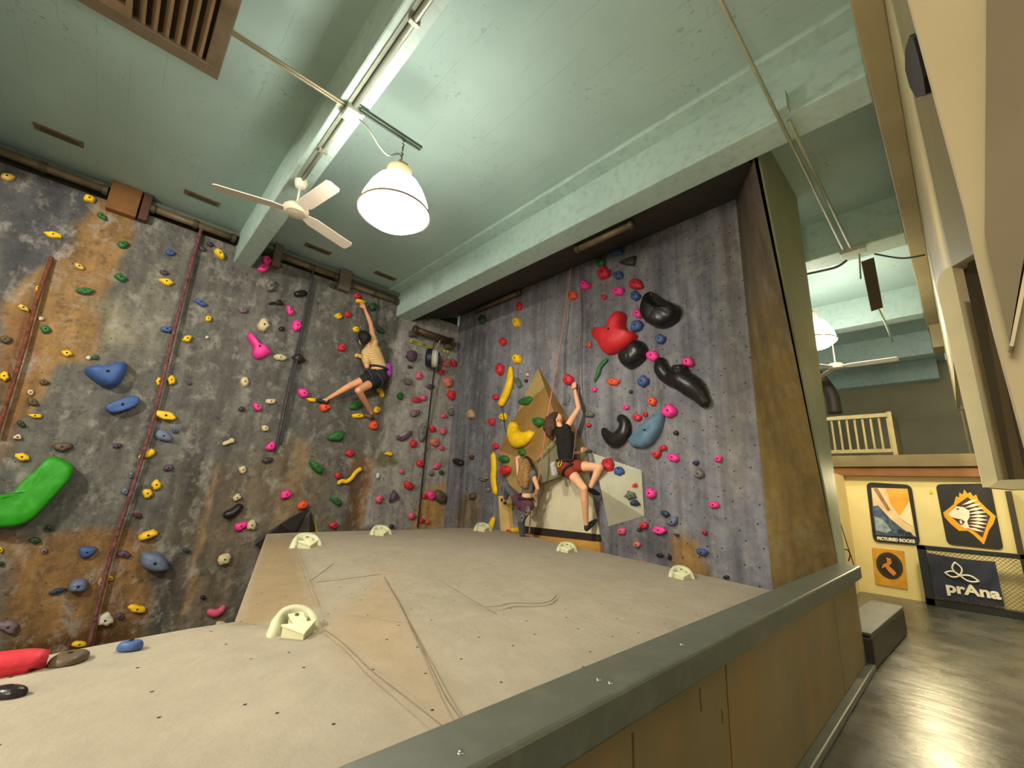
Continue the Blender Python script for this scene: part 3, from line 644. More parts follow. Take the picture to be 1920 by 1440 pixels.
# near wall with wedge
YN = 1.0; nw = PY(YN)
q = [on(nw, 1690, -60), on(nw, 1705, 0), on(nw, 1808, 380), on(nw, 1830, 477), on(nw, 1863, 613), on(nw, 1925, 840)]
q = q+[Vector((q[-1].x+.05, YN, 0)), Vector((1.6, YN, 0)), Vector((1.6, YN, 5.2)), Vector((q[0].x, YN, 5.2))]
bm = B(); prism(bm, q, (0, 1, 0), .04); link('wall_near', bm, PALE, kind='structure')
wn = PY(YN-.02)
t = empty('wall_wedge', on(wn, 1890, 300), 'taupe wedge tapering to a point on the near pale wall at the upper right', 'wall wedge')
w0 = [on(wn, *p) for p in ((1850, -60), (1846, 440), (1893, 645), (1925, 480), (1990, 100), (1990, -60))]
w1 = [on(PY(YN-.06), *p) for p in ((1850, -60), (1846, 440), (1893, 640), (1922, 470), (1980, 100), (1980, -60))]
bm = B(); a_ = [bm.verts.new(p) for p in w0]; b_ = [bm.verts.new(p) for p in w1]
bm.faces.new(b_); 
for i in range(6): bm.faces.new((a_[i], a_[(i+1) % 6], b_[(i+1) % 6], b_[i]))
bmesh.ops.recalc_face_normals(bm, faces=bm.faces[:]); link('wedge_body', bm, TAUPE, t)
e = [on(PY(YN-.062), *p) for p in ((1893, 648), (1925, 482), (1935, 482), (1900, 650))]
bm = B(); prism(bm, e, (0, 1, 0), .04); link('wedge_edge', bm, M('wedge_edge', (206, 192, 158), .6), t)
bm = B(); prism(bm, [on(PY(YN-.03), *p) for p in ((1893, 642), (1900, 642), (1902, 650), (1894, 650))], (0, 1, 0), .03); link('wedge_tip', bm, M('wedge_tip', (92, 78, 58), .6), t)
# ================================================================ banner wall
BW = PY(10.79)
def rect_on(pts, m, name, parent, th=.008, rnd=0, pl=BW):
    q = [on(pl, *p) for p in pts]
    if rnd:
        out = []
        for i, p in enumerate(q):
            a, b = q[i-1], q[(i+1) % len(q)]
            ra = (a-p).normalized()*rnd; rb = (b-p).normalized()*rnd
            for s in range(5):
                u = s/4; out.append((p+ra)*(1-u)**2+p*2*u*(1-u)+(p+rb)*u*u)
        q = out
    bm = B(); prism(bm, q, (0, -1, 0), th); return link(name, bm, m, parent)
def bil(c, u, v): return (Vector((*c[0], 0))*(1-u)*(1-v)+Vector((*c[1], 0))*u*(1-v)+Vector((*c[2], 0))*u*v+Vector((*c[3], 0))*(1-u)*v)[:2]
def flat(parent, name, c, uv, m, lift, pl=BW):
    q = [on((pl[0], pl[1]), *bil(c, *p))+Vector((0, -lift, 0)) for p in uv]
    bm = B(); vs = [bm.verts.new(p) for p in q]
    for tri in tessellate_polygon([q]): bm.faces.new([vs[i] for i in tri])
    bmesh.ops.recalc_face_normals(bm, faces=bm.faces[:])
    bmesh.ops.solidify(bm, geom=bm.faces[:], thickness=.002)
    return link(name, bm, m, parent)
def text_on(parent, name, txt, c, u0, v0, size, m, lift, pl=BW, sx=1.0, bold=.0):
    cu = bpy.data.curves.new(name, 'FONT'); cu.body = txt; cu.size = size; cu.extrude = .001; cu.offset = bold; cu.space_character = 1.0
    tmp = bpy.data.objects.new(name, cu); COL.objects.link(tmp)
    dg = bpy.context.evaluated_depsgraph_get(); me = bpy.data.meshes.new_from_object(tmp.evaluated_get(dg))
    bpy.data.objects.remove(tmp); bpy.data.curves.remove(cu)
    me.name = name; me.materials.clear(); me.materials.append(m)
    o = bpy.data.objects.new(name, me); COL.objects.link(o)
    p = on(pl, *bil(c, u0, v0))+Vector((0, -lift, 0))
    me.transform(Matrix.Diagonal((sx, 1, 1, 1))); me.transform(Matrix.Rotation(PI/2, 4, 'X'))
    o.parent = parent; o.location = p-PWORLD(parent); return o
BLK = M('banner_black', (42, 40, 36), .45, .15, 3, .15); WHT = M('banner_white', (232, 224, 196), .6, .05); ORG = M('banner_orange', (232, 160, 28), .5, .08)
# mountain banner
c = [(1624, 904), (1709, 909), (1726, 1023), (1638, 1016)]
t = empty('wall_banner_print', on(BW, 1675, 960), 'tall rock cliff banner with black rounded border reading PICTURED ROCKS', 'banner', 'banners on the cream wall')
rect_on(c, BLK, 'banner_cloth', t, .008, .10)
flat(t, 'cliff_art', c, [(.10, .09), (.90, .07), (.93, .86), (.07, .88)], M('art_cream', (226, 196, 146), .6, .18, 4, .1), .010)
flat(t, 'sunlit_rock', c, [(.42, .09), (.9, .07), (.92, .62), (.62, .50), (.48, .34)], M('art_orange', (228, 160, 56), .6, .2, 7, .1), .013)
flat(t, 'light_streak', c, [(.62, .56), (.9, .28), (.92, .62), (.90, .70)], M('art_pale', (238, 216, 170), .6, .1, 5, .1), .016)
flat(t, 'rock_edge', c, [(.14, .10), (.24, .09), (.46, .44), (.40, .46)], M('art_brown', (150, 110, 78), .6, .25, 9, .1), .016)
flat(t, 'sea_rocks', c, [(.07, .40), (.20, .38), (.42, .58), (.66, .74), (.93, .86), (.07, .88)], M('art_sea', (74, 92, 112), .6, .55, 12, .1), .014)
flat(t, 'sea_foam', c, [(.08, .56), (.26, .60), (.42, .78), (.30, .84), (.09, .80)], M('art_foam', (150, 164, 168), .6, .4, 16, .1), .017)
for u, v in ((.62, .80), (.78, .83)):
    flat(t, 'dark_boulder', c, [(u+.08*math.cos(k*.8), v+.05*math.sin(k*.8)) for k in range(8)], M('art_dark', (44, 52, 66), .6, .3, 12), .018)
text_on(t, 'lettering', 'PICTURED ROCKS', c, .09, .955, .072, WHT, .012, sx=.88, bold=.005)
# lion banner
c = [(1754, 908), (1857, 906), (1882, 1031), (1776, 1020)]
t = empty('wall_banner_print', on(BW, 1815, 970), 'black banner with a roaring white lion head in an orange flaming diamond', 'banner', 'banners on the cream wall')
rect_on(c, BLK, 'banner_cloth', t, .008, .08)
dia = [(.04, .47), (.12, .42), (.26, .33), (.33, .20), (.38, .22), (.40, .14), (.46, .17), (.50, .09), (.55, .16), (.60, .13), (.64, .20), (.70, .17), (.72, .26), (.84, .38), (.98, .50), (.90, .62), (.80, .72), (.66, .95), (.50, .80), (.42, .75), (.26, .76), (.14, .66), (.05, .55)]
flat(t, 'flame_diamond', c, dia, ORG, .010)
flat(t, 'dark_field', c, [(.13, .48), (.34, .32), (.54, .21), (.70, .36), (.88, .50), (.78, .64), (.66, .84), (.50, .72), (.36, .70), (.22, .58)], M('lion_brown', (70, 48, 42), .6), .013)
flat(t, 'lion_face', c, [(.12, .49), (.20, .43), (.30, .36), (.42, .37), (.52, .43), (.50, .53), (.44, .60), (.46, .70), (.38, .72), (.30, .67), (.36, .65), (.40, .60), (.34, .57), (.26, .56), (.16, .54)], WHT, .016)
for i in range(9):
    s = i/8; u0, v0 = .40+.10*math.sin(s*3), .34+.36*s; u1, v1 = .58+.26*math.sin(.6+s*2.0), .25+.50*s
    flat(t, 'mane_lock', c, [(u0, v0), ((u0+u1)/2, (v0+v1)/2-.03), (u1, v1), ((u0+u1)/2, (v0+v1)/2+.015)], WHT, .017)
flat(t, 'lion_eye', c, [(.27, .41), (.34, .39), (.33, .42)], M('lion_brown', (70, 48, 42), .6), .018)
flat(t, 'lion_tooth', c, [(.30, .60), (.34, .58), (.35, .63), (.32, .65)], WHT, .018)
# small yellow banner
c = [(1635, 1027), (1695, 1033), (1702, 1105), (1642, 1095)]
t = empty('wall_banner_print', on(BW, 1668, 1065), 'small golden yellow cloth banner with a dark oval emblem low on the wall', 'banner', 'banners on the cream wall')
rect_on(c, M('cloth_gold', (206, 148, 40), .6, .18, 6, .3), 'banner_cloth', t, .008)
flat(t, 'oval_emblem', c, [(.50+.42*math.cos(k*PI/12), .44+.36*math.sin(k*PI/12)) for k in range(24)], M('emblem_dark', (62, 50, 30), .6, .3, 14), .010)
flat(t, 'oval_ring', c, [(.50+.33*math.cos(k*PI/12), .44+.27*math.sin(k*PI/12)) for k in range(24)], M('emblem_mid', (44, 40, 30), .6, .3, 14), .013)
flat(t, 'emblem_figure', c, [(.42, .22), (.56, .24), (.58, .36), (.48, .44), (.62, .54), (.70, .62), (.60, .70), (.46, .60), (.36, .48), (.24, .54), (.30, .42), (.44, .36)], M('emblem_orange', (214, 132, 58), .6), .016)
# small sticker
t = rect_on([(1742, 919), (1747, 918), (1748, 925), (1743, 925)], M('sticker_yellow', (226, 196, 40), .5), 'wall_sticker', None, .006); tag(t, 'tiny yellow sticker on the wall between the two large banners', 'sticker')
# dark vertical strip on the right
t = rect_on([(1884, 921), (1896, 921), (1921, 1042), (1908, 1040)], M('post_dark', (74, 66, 44), .6), 'wall_post', None, .05); tag(t, 'dark vertical post on the cream wall right of the lion banner', 'post')
# ================================================================ mesh fence with banner
FP = PY(10.55); FB = M('fence_black', (34, 38, 36), .45, .1, 5, .05)
t = empty('mesh_fence', on(FP, 1800, 1090), 'low black framed wire mesh fence in front of the cream wall', 'fence')
f0 = on(FP, 1718, 1021); zt = f0.z; x0 = f0.x; zl = .06
zt2 = on(FP, 1740, 1128).z
for nm_, a, b in (('top_bar', (x0, zt-.075), (2.6, zt)), ('bottom_bar', (x0, .0), (2.6, .11)), ('fence_post', (x0, 0), (x0+.115, zt)), ('fence_post', (.42, 0), (.53, zt)), ('fence_post', (2.5, 0), (2.6, zt))):
    bm = box(B(), (a[0], 10.52, a[1]), (b[0], 10.58, b[1])); bev(bm, .006); link(nm_, bm, FB, t)
bm = B(); s = .055; hh = zt-.075-.11
k = -int(hh/s)
while k*s < 3.0:
    for sg in (1, -1):
        xa0 = x0+.1+k*s; za, zb3 = (.11, .11+hh) if sg == 1 else (.11+hh, .11)
        p, q = Vector((xa0, 10.55, za)), Vector((xa0+hh, 10.55, zb3)); lo, hi = x0+.11, 2.5
        if q.x > lo and p.x < hi:
            d = q-p; t0 = max(0, (lo-p.x)/d.x); t1 = min(1, (hi-p.x)/d.x); tube(bm, [p+d*t0, p+d*t1], .0035, 4, cap=False)
    k += 1
link('wire_mesh', bm, M('wire_grey', (120, 116, 92), .5, metal=.3), t)
NB = PY(10.50); c = [(1738, 1036), (1866, 1053), (1884, 1138), (1752, 1119)]
t = empty('fence_banner', on(NB, 1810, 1085), 'navy cloth banner with white trefoil logo reading prAna hung on the mesh fence', 'banner')
bm = B(); g = []
for j in range(11):
    g.append([bm.verts.new(on(NB, *bil(c, i/16, j/10+.03*math.sin(PI*i/16)*(1-j/10)))+Vector((0, -.012*math.sin(i*.9+j*.7)*math.sin(PI*j/10)-.01, 0))) for i in range(17)])
for j in range(10):
    for i in range(16): bm.faces.new((g[j][i], g[j+1][i], g[j+1][i+1], g[j][i+1]))
link('banner_cloth', bm, M('cloth_navy', (44, 48, 62), .45, .2, 4, .25), t, smooth=True)
def leaf(cx, cy, ang, L, w):
    bm = B(); P = []
    for k in range(25):
        a = 2*PI*k/24; x = L*.5*(1-math.cos(a))/1.0*.5*2*.5+0; x = L*(1-math.cos(a))/2; y = w*math.sin(a)*math.sin(PI*(1-math.cos(a))/2*.98+.02)**.6
        P.append((x*math.cos(ang)-y*math.sin(ang), x*math.sin(ang)+y*math.cos(ang)))
    o = on(NB, cx, cy); P = [o+Vector((a, -.035, b)) for a, b in P]
    tube(bm, P, .013, 6, cap=False); link('logo_leaf', bm, WHT, t, smooth=True)
leaf(1799, 1079, PI/2+.12, .20, .055); leaf(1797, 1080, PI+.02, .165, -.05) if False else leaf(1800, 1079, PI-.25+.15, .17, .045); leaf(1800, 1079, -.25, .21, .045)
text_on(t, 'lettering', 'prAna', c, .19, .83, .215, WHT, .035, pl=NB, sx=1.12, bold=.008)
# ================================================================ balcony railings
def railing(xl, xr, y, zt, zb4, n, label, ret):
    t = empty('balcony_railing', (xl, y, zb4), label, 'railing', 'railings on the balcony')
    m = M('rail_tan', (134, 120, 78), .6, .1, 4, .1)
    for nm_, a, b in (('top_rail', (xl, zt-.08), (xr, zt)), ('bottom_rail', (xl, zb4), (xr, zb4+.07))):
        bm = box(B(), (a[0], y-.04, a[1]), (b[0], y+.04, b[1])); bev(bm, .006); link(nm_, bm, m, t)
    for i in range(n):
        x = xl+(xr-xl)*(i+.4)/n; bm = box(B(), (x-.018, y-.018, zb4+.06), (x+.018, y+.018, zt-.07)); bev(bm, .003, 1); link('baluster', bm, m, t)
    bm = box(B(), (xr-.07, y-.045, zb4-.05), (xr, y+.045, zt+.02)); bev(bm, .006); link('end_post', bm, m, t)
    if ret:
        bm = box(B(), (xr-.05, y, zb4), (xr, y+1.1, zt-.02)); link('return_panel', bm, M('rail_panel', (104, 96, 64), .7), t)
yR = 10.9; rr = PY(yR)
railing(on(rr, 1500, 785).x, on(rr, 1672, 778).x, yR, on(rr, 1600, 779).z, on(rr, 1600, 850).z, 12, 'tan wooden balcony railing with thin balusters left of the bare wall', True)
y2 = 13.0; r2 = PY(y2)
railing(on(r2, 1792, 762).x, on(r2, 1792, 762).x+1.6, y2, on(r2, 1800, 762).z, 2.56, 9, 'dim brown balcony railing beside the hanging box wall', False)
pts = [on(PY(12.5), *p) for p in ((1528, 700), (1545, 718), (1560, 742), (1566, 775))]
bm = B(); tube(bm, smooth_path(pts, 5), .14, 10); tag(link('bent_duct', bm, M('duct_brown', (52, 40, 28), .6), smooth=True), 'dark brown bent duct above the balcony railing beside the pier', 'duct')

# thin cord with a hook past the pier
cp_ = PY(7.2)
t = empty('hook_cord', on(cp_, 1585, 1010), 'thin dark cord with a small wire hook hanging past the pier', 'cord')
bm = B(); tube(bm, [on(cp_, 1562, 935), on(cp_, 1585, 1010), on(cp_, 1605, 1072)], .006, 6); link('cord_line', bm, M('cord_dark', (74, 66, 44), .7), t, smooth=True)
bm = B(); tube(bm, smooth_path([on(cp_, 1581, 1034), on(cp_, 1584, 1030), on(cp_, 1590, 1032), on(cp_, 1594, 1040), on(cp_, 1591, 1052)], 4), .008, 6); link('wire_hook', bm, M('cord_dark', (74, 66, 44), .7), t, smooth=True)
# ================================================================ volumes on the right wall
def plane3(a, b, c):
    n = (b-a).cross(c-a).normalized()
    if n.dot(EYE-a) < 0: n = -n
    return (a, n)
def R_(px, py, d=0): return on(RW, px, py, d)
T, L, LL, P, Rr, R2, Bm = R_(1010, 690), R_(936, 845), R_(1001, 868, .42), R_(1050, 806, .48), R_(1097, 836), R_(1105, 873, .03), R_(1010, 908, .3)
L3 = R_(946, 888, .10)
VB = M('volume_brown', (152, 116, 62), .65, .2, 2.2, .3); VT = M('volume_tan', (172, 146, 92), .65, .18, 2.5, .3); VG = M('volume_grey', (140, 134, 104), .7, .14, 2.5, .3)
t = empty('wall_volume', R_(1010, 800), 'tall brown pyramid-shaped wall volume behind the climber in black', 'wall volume')
def faces(bm, *fs):
    for f in fs: bm.faces.new([bm.verts.new(p) for p in f])
    return bm
bm = faces(B(), (T, L, LL, P)); link('brown_face', bm, VB, t)
m1 = T.lerp(L, .55); m2 = T.lerp(P, .35)
nb = plane3(T, L, P)[1]
bm = faces(B(), (T+nb*.012, m1+nb*.012, m2+nb*.012)); link('worn_tip', bm, VT, t)
bm = faces(B(), (T, P, Rr)); link('side_face', bm, VB, t)
bm = faces(B(), (P, LL, Bm), (P, Bm, R2), (P, R2, Rr)); link('grey_face', bm, VG, t)
bm = faces(B(), (L, L3, LL), (L3, R_(965, 930, .12), Bm, LL)); link('lower_face', bm, VT, t)
PB = plane3(T, L, P); PLW = plane3(L3, LL, R_(965, 930, .12))
# pale cave panel, kick boards, edge post
def ppoly(name, pts, d, th, m, lab, cat, kind=None):
    bm = B(); prism(bm, [R_(*p, d) for p in pts], (0, -1, 0), th); o = link(name, bm, m, kind=kind); return tag(o, lab, cat) if not kind else o
ppoly('cave_panel', [(985, 987), (997, 930), (1011, 904), (1060, 880), (1104, 871), (1113, 936), (1126, 1002)], .0, .03, M('panel_cream', (214, 204, 172), .7, .08, 3, .35), 'brightly lit cream panel behind the legs of the climber in black', 'wall panel')
ppoly('kick_board', [(984, 986), (1126, 1002), (1128, 1018), (984, 1001)], .0, .04, M('board_black', (46, 38, 30), .6), 'dark board along the foot of the cream panel', 'board')
ppoly('pine_plank', [(982, 1000), (1128, 1016), (1133, 1050), (982, 1020)], .0, .07, WOODL, 'pale pine plank below the dark board at the deck edge', 'plank')
ppoly('edge_post', [(941, 930), (958, 930), (964, 1000), (985, 1000), (985, 1020), (947, 1014)], .0, .10, M('post_cream', (206, 172, 108), .65, .15, 3, .2), 'cream edge post below the grey-clad climber beside the deck', 'post')
# white pyramid on the right
A_, B_, C_, D_, Q = R_(1112, 850), R_(1203, 882), R_(1208, 968), R_(1141, 987), R_(1127, 918, .34)
VW = M('volume_white', (186, 184, 160), .7, .12, 3, .3)
t = empty('wall_volume', R_(1165, 915), 'pale grey pyramid wall volume at the knee of the climber in black', 'wall volume')
bm = faces(B(), (A_, B_, Q), (B_, C_, Q), (C_, D_, Q), (D_, A_, Q)); bmesh.ops.recalc_face_normals(bm, faces=bm.faces[:]); link('volume_faces', bm, VW, t)
PW1, PW2, PW3 = plane3(A_, B_, Q), plane3(B_, C_, Q), plane3(C_, D_, Q)
# black angular volume low on the left wall
def L_(px, py, d=0): return on(LW, px, py, d)
t = empty('wall_volume', L_(540, 990), 'long black angular volume rising behind the deck edge to a peak under the red hold', 'wall volume')
a, b, c, d = L_(581, 953, .03), L_(525, 984, .32), L_(478, 1022, .05), L_(552, 998, .30)
bm = faces(B(), (a, b, d), (a, L_(548, 968), b), (b, c, L_(500, 1035, .1), d), (L_(548, 968), L_(478, 1012), c, b)); link('volume_faces', bm, M('volume_black', (44, 40, 38), .55, .2, 4, .2), t)
t = empty('wall_volume', L_(586, 985), 'narrow black fin volume with a yellow edge behind the deck edge', 'wall volume')
bm = faces(B(), (L_(582, 955), L_(580, 1005), L_(591, 1005, .15))); link('black_face', bm, M('volume_black', (44, 40, 38), .55, .2, 4, .2), t)
bm = faces(B(), (L_(588, 968, .05), L_(592, 1005, .14), L_(600, 1005, .0))); link('yellow_edge', bm, M('volume_yellow', (226, 186, 40), .55), t)
# ================================================================ holds
HC = dict(yellow=(236, 190, 22), paleyellow=(214, 176, 78), green=(44, 104, 48), darkgreen=(40, 68, 40), biggreen=(44, 150, 24), blue=(62, 88, 140), bigblue=(60, 92, 150), greyblue=(104, 116, 140), darkblue=(46, 56, 84), pink=(240, 58, 150), softpink=(214, 88, 116), red=(196, 44, 54), orange=(224, 82, 48), salmon=(200, 112, 90), black=(34, 31, 30), purple=(88, 66, 86), mauve=(122, 104, 112), brown=(92, 76, 56), grey=(112, 108, 104), darkgrey=(60, 58, 56), cream=(206, 188, 148), white=(208, 200, 182), greygreen=(96, 106, 88), skyblue=(92, 122, 146), bigred=(206, 40, 46), maroon=(84, 36, 44), tan=(176, 146, 104))
def hmat(c):
    return M('hold_'+c, HC[c], .5 if c != 'black' else .32, .14, 9, .25, spec=.4)
PLN = {'L': LW, 'R': RW, 'B': PB, 'W1': PW1, 'W2': PW2, 'S': SP, 'C': PLW}
GRP = {'L': 'climbing holds on the left wall', 'R': 'climbing holds on the right wall', 'B': 'climbing holds on the brown pyramid', 'W1': 'climbing holds on the pale pyramid', 'W2': 'climbing holds on the pale pyramid', 'S': 'climbing holds on the deck', 'C': 'climbing holds on the brown pyramid'}
labels = set()
def dome(bm, plane, outline, ht, rings=6, rough=.0, seed=0, scoop=None, boxy=False):
    """rounded lump standing on plane over the photo outline"""
    pl = (plane[0], plane[1]); n = plane[1]
    q = [on(pl, *p) for p in outline]; c = sum(q, Vector())/len(q)
    prof = [(1.0, -.02), (1.0, .30), (.93, .62), (.78, .86), (.55, .98), (.28, 1.0)]
    if boxy: prof = [(1.0, -.02), (1.0, .72), (.96, .92), (.88, 1.0), (.6, 1.0), (.3, 1.0)]
    if scoop: prof = [(1.0, -.02), (1.0, .35), (.97, .6), (.92, .78), (.86, .86), (.8, .9), (.72, .94), (.62, .97), (.52, .99), (.4, 1), (.28, 1.0), (.14, 1.0)]; sq = [on(pl, *p) for p in scoop]; ua = Vector((0, 0, 1)).cross(n).normalized(); S2 = [((p-c).dot(ua), p.z-c.z) for p in sq]
    L = []
    for s, h in prof:
        L.append([bm.verts.new(c+(p-c)*s+n*(ht*h*(1+rough*mnoise.noise(p*14+Vector((seed, 0, s))))+.0)) for p in q])
    k = len(q)
    for a, b in zip(L, L[1:]):
        for i in range(k): bm.faces.new((a[i], a[(i+1) % k], b[(i+1) % k], b[i]))
    if scoop:
        for R in L[1:]:
            for v in R:
                h0 = (v.co-c).dot(n); b0 = v.co-n*h0; P1 = np.array([((b0-c).dot(ua), b0.z-c.z)]); ins = in_poly(P1, S2)[0]; ds = poly_dist(P1, S2)[0]
                if ins: v.co = b0+n*(h0*(1-.62*min(1, ds/.05)))
    top = bm.verts.new(c+n*ht)
    for i in range(k): bm.faces.new((L[-1][i], L[-1][(i+1) % k], top))
    bmesh.ops.recalc_face_normals(bm, faces=bm.faces[:]); return c, n
def chaikin(p, k=2):
    for _ in range(k):
        o = []
        for i in range(len(p)):
            a, b = p[i], p[(i+1) % len(p)]; o += [(a[0]*.75+b[0]*.25, a[1]*.75+b[1]*.25), (a[0]*.25+b[0]*.75, a[1]*.25+b[1]*.75)]
        p = o
    return p
def ell(px, py, w, h, rot, n=18, irr=0, seed=0):
    r = math.radians(rot); o = []
    for i in range(n):
        a = 2*PI*i/n; k = 1+irr*mnoise.noise(Vector((math.cos(a)*1.6, math.sin(a)*1.6, seed*3.7)))
        x, y = w/2*math.cos(a)*k, h/2*math.sin(a)*k; o.append((px+x*math.cos(r)-y*math.sin(r), py+x*math.sin(r)+y*math.cos(r)))
    return o
_hc = [0]
def hold(pl, col, px, py, w, h, rot, label, ht=None, poly=None, path=None, irr=.35, rough=.1, bolt=True, flat=.8, scoop=None, boxy=False, name='climbing_hold', cat='climbing hold'):
    _hc[0] += 1; s = _hc[0]
    assert label not in labels, label
    labels.add(label); plane = PLN[pl]; n = plane[1]
    o0 = on(plane, px, py); t = None
    bm = B()
    if path:
        P = [on(plane, a, b) for a, b, r in path]; sc = []
        for (a, b, r), p in zip(path, P): sc.append((on(plane, a+r, b)-p).length*.5+(on(plane, a, b+r)-p).length*.5)
        Q = smooth_path([Vector((*p[:2], 0)) for p in path], 5); rr = []
        Q3 = smooth_path(P, 5); m = len(Q3)
        for i in range(m):
            u = i/(m-1)*(len(sc)-1); k = min(int(u), len(sc)-2); rr.append(sc[k]*(1-u+k)+sc[k+1]*(u-k))
        rr[0] *= .55; rr[-1] *= .55
        q3 = [p+n*(r*flat*.55) for p, r in zip(Q3, rr)]
        e0, e1 = (q3[0]-q3[1]).normalized(), (q3[-1]-q3[-2]).normalized()
        q3 = [q3[0]+e0*rr[0]*.7]+q3+[q3[-1]+e1*rr[-1]*.7]; rr = [rr[0]*.5]+rr+[rr[-1]*.5]
        tube(bm, q3, rr, 12, True, flat, n); bmesh.ops.recalc_face_normals(bm, faces=bm.faces[:])
        mid = q3[len(q3)//2]; c = mid; top = rr[len(rr)//2]*flat; hgt = 0; big = 99
    else:
        out = poly if poly else ell(px, py, w, h, rot, 20 if max(w, h) > 14 else 12, irr, s)
        mx = (on(plane, px+w/2, py)-on(plane, px-w/2, py)).length; my = (on(plane, px, py+h/2)-on(plane, px, py-h/2)).length
        hgt = ht if ht else min(.14, .42*min(mx, my)+.015)
        c, _ = dome(bm, plane, chaikin(out, 1) if scoop else out, hgt, rough=rough, seed=s, scoop=scoop, boxy=boxy); big = min(w, h)
    o = link(name, bm, hmat(col), None, smooth=True, origin=c)
    tag(o, label, cat, GRP[pl])
    if bolt and not path and big >= 9:
        r = min(.018, .0055+hgt*.07); bm = lathe(B(), [(r*1.25, hgt*.94), (r*1.2, hgt*1.0+.003), (r*.6, hgt*1.0+.004)], c, n, 10)
        link('bolt', bm, BOLT, o)
    return o
H_ = hold
# ---- left wall, upper left
H_('L', 'paleyellow', 14, 333, 28, 14, 5, 'pale faded hold at the left photo edge just under the top pipe')
H_('L', 'yellow', 168, 374, 23, 14, 20, 'yellow hold beside the orange-painted bracket, highest on its left')
H_('L', 'green', 191, 406, 21, 10, 35, 'dark green slanted hold below the orange-painted bracket')
H_('L', 'yellow', 100, 441, 33, 10, 12, 'flat yellow hold on the dark blue-grey paint at the upper left')
H_('L', 'green', 230, 459, 23, 12, 5, 'dark green hold on the right edge of the upper orange paint')
H_('L', 'blue', 318, 474, 20, 10, 8, 'dull blue hold high up between the red rope and the orange paint')
H_('L', 'purple', 380, 467, 14, 9, 20, 'small dark purple hold beside the top of the second red rope')
H_('L', 'darkgrey', 394, 459, 11, 9, 30, 'small dark grey hold just left of the square yellow hold')
H_('L', 'paleyellow', 149, 500, 20, 9, 30, 'pale yellow hold in the middle of the upper orange paint')
H_('L', 'green', 226, 521, 25, 14, 25, 'green pointed hold right of the orange paint, above the green oval')
H_('L', 'purple', 307, 511, 17, 9, 10, 'dark purple hold touching above a wide yellow hold')
H_('L', 'yellow', 312, 529, 30, 13, 16, 'wide yellow hold below a dark purple one near the second red rope')
H_('L', 'yellow', 72, 541, 12, 12, 0, 'little yellow hold on the first red rope in the orange paint')
H_('L', 'green', 160, 546, 33, 13, 3, 'green long oval hold lying on the orange paint')
H_('L', 'paleyellow', 45, 578, 26, 11, 25, 'pale yellow slanted hold left of the first red rope')
H_('L', 'blue', 376, 568, 27, 10, 28, 'blue slanted bar hold right of the second red rope')
H_('L', 'yellow', 390, 598, 13, 12, 0, 'small round yellow hold below the blue slanted bar')
H_('L', 'cream', 77, 598, 12, 8, 0, 'tiny pale highlight, built as a lump, right of the first red rope')  # pinkish highlight put in as a small pale lump
H_('L', 'green', 86, 618, 22, 13, 12, 'green hold just right of the first red rope')
H_('L', 'brown', 11, 637, 21, 16, 10, 'dark brown hold at the left edge left of the first red rope')
H_('L', 'yellow', 126, 663, 21, 13, 5, 'yellow round hold above and left of the big blue wedge')
H_('L', 'white', 166, 671, 10, 8, 0, 'tiny white hold left of a tiny green one above the blue wedge')
H_('L', 'green', 179, 670, 13, 9, 5, 'tiny green hold directly above the big blue wedge')
H_('L', 'blue', 313, 618, 25, 11, 5, 'faded blue hold behind the second red rope')
H_('L', 'yellow', 351, 635, 19, 13, -22, 'tilted yellow hold right of the second red rope, level with the faded blue one')
H_('L', 'white', 388, 633, 7, 6, 0, 'tiny shiny metal stud right of the tilted yellow hold')
H_('L', 'yellow', 9, 706, 20, 17, 0, 'yellow round hold crossed by the first red rope at the left edge')
H_('L', 'bigblue', 198, 704, 84, 47, 0, 'big blue wedge hold, largest blue one on the left wall', ht=.28, poly=chaikin([(154, 695), (175, 687), (204, 688), (222, 681), (239, 681), (238, 699), (222, 724), (207, 730), (188, 724), (166, 709)], 1), rough=.05)
H_('L', 'yellow', 298, 716, 13, 16, 0, 'yellow ring-like hold on the second red rope')
H_('L', 'yellow', 321, 713, 16, 17, 0, 'yellow ring-like hold just right of the second red rope')
H_('L', 'bigblue', 229, 759, 66, 33, 0, 'blue slab-shaped hold below the big blue wedge', ht=.16, boxy=True, poly=chaikin([(195, 763), (221, 752), (247, 742), (262, 747), (260, 760), (235, 771), (211, 777), (200, 772)], 1), rough=.05)
H_('L', 'brown', 83, 717, 19, 10, 8, 'flat brown hold left of the big blue wedge')
H_('L', 'cream', 58, 736, 13, 11, 10, 'small cream hold left of the blue slab')
H_('L', 'brown', 61, 754, 24, 12, 20, 'dark brown slanted hold under a small cream one')
H_('L', 'yellow', 66, 780, 27, 9, 4, 'thin yellow hold left of the blue slab, under a dark brown one')
H_('L', 'darkgreen', 40, 795, 19, 11, 32, 'dark green slanted hold just below the thin yellow hold')
H_('L', 'cream', 34, 820, 17, 10, 0, 'cream oval hold above the yellow hold near the big green one')
H_('L', 'yellow', 42, 857, 30, 15, 8, 'yellow oval hold just above the big green tube')
H_('L', 'brown', 117, 838, 38, 18, -4, 'dark brown ledge hold right of the big green tube tip')
H_('L', 'purple', 220, 835, 16, 11, -5, 'small purple hold below the blue slab')
H_('L', 'yellow', 310, 780, 38, 16, 17, 'bright yellow bar hold right of the second red rope', ht=.12, boxy=True)
H_('L', 'greyblue', 306, 818, 32, 20, 22, 'grey-blue chunky hold below the bright yellow bar')
H_('L', 'blue', 328, 808, 12, 9, 20, 'tiny blue hold touching the grey-blue chunky hold')
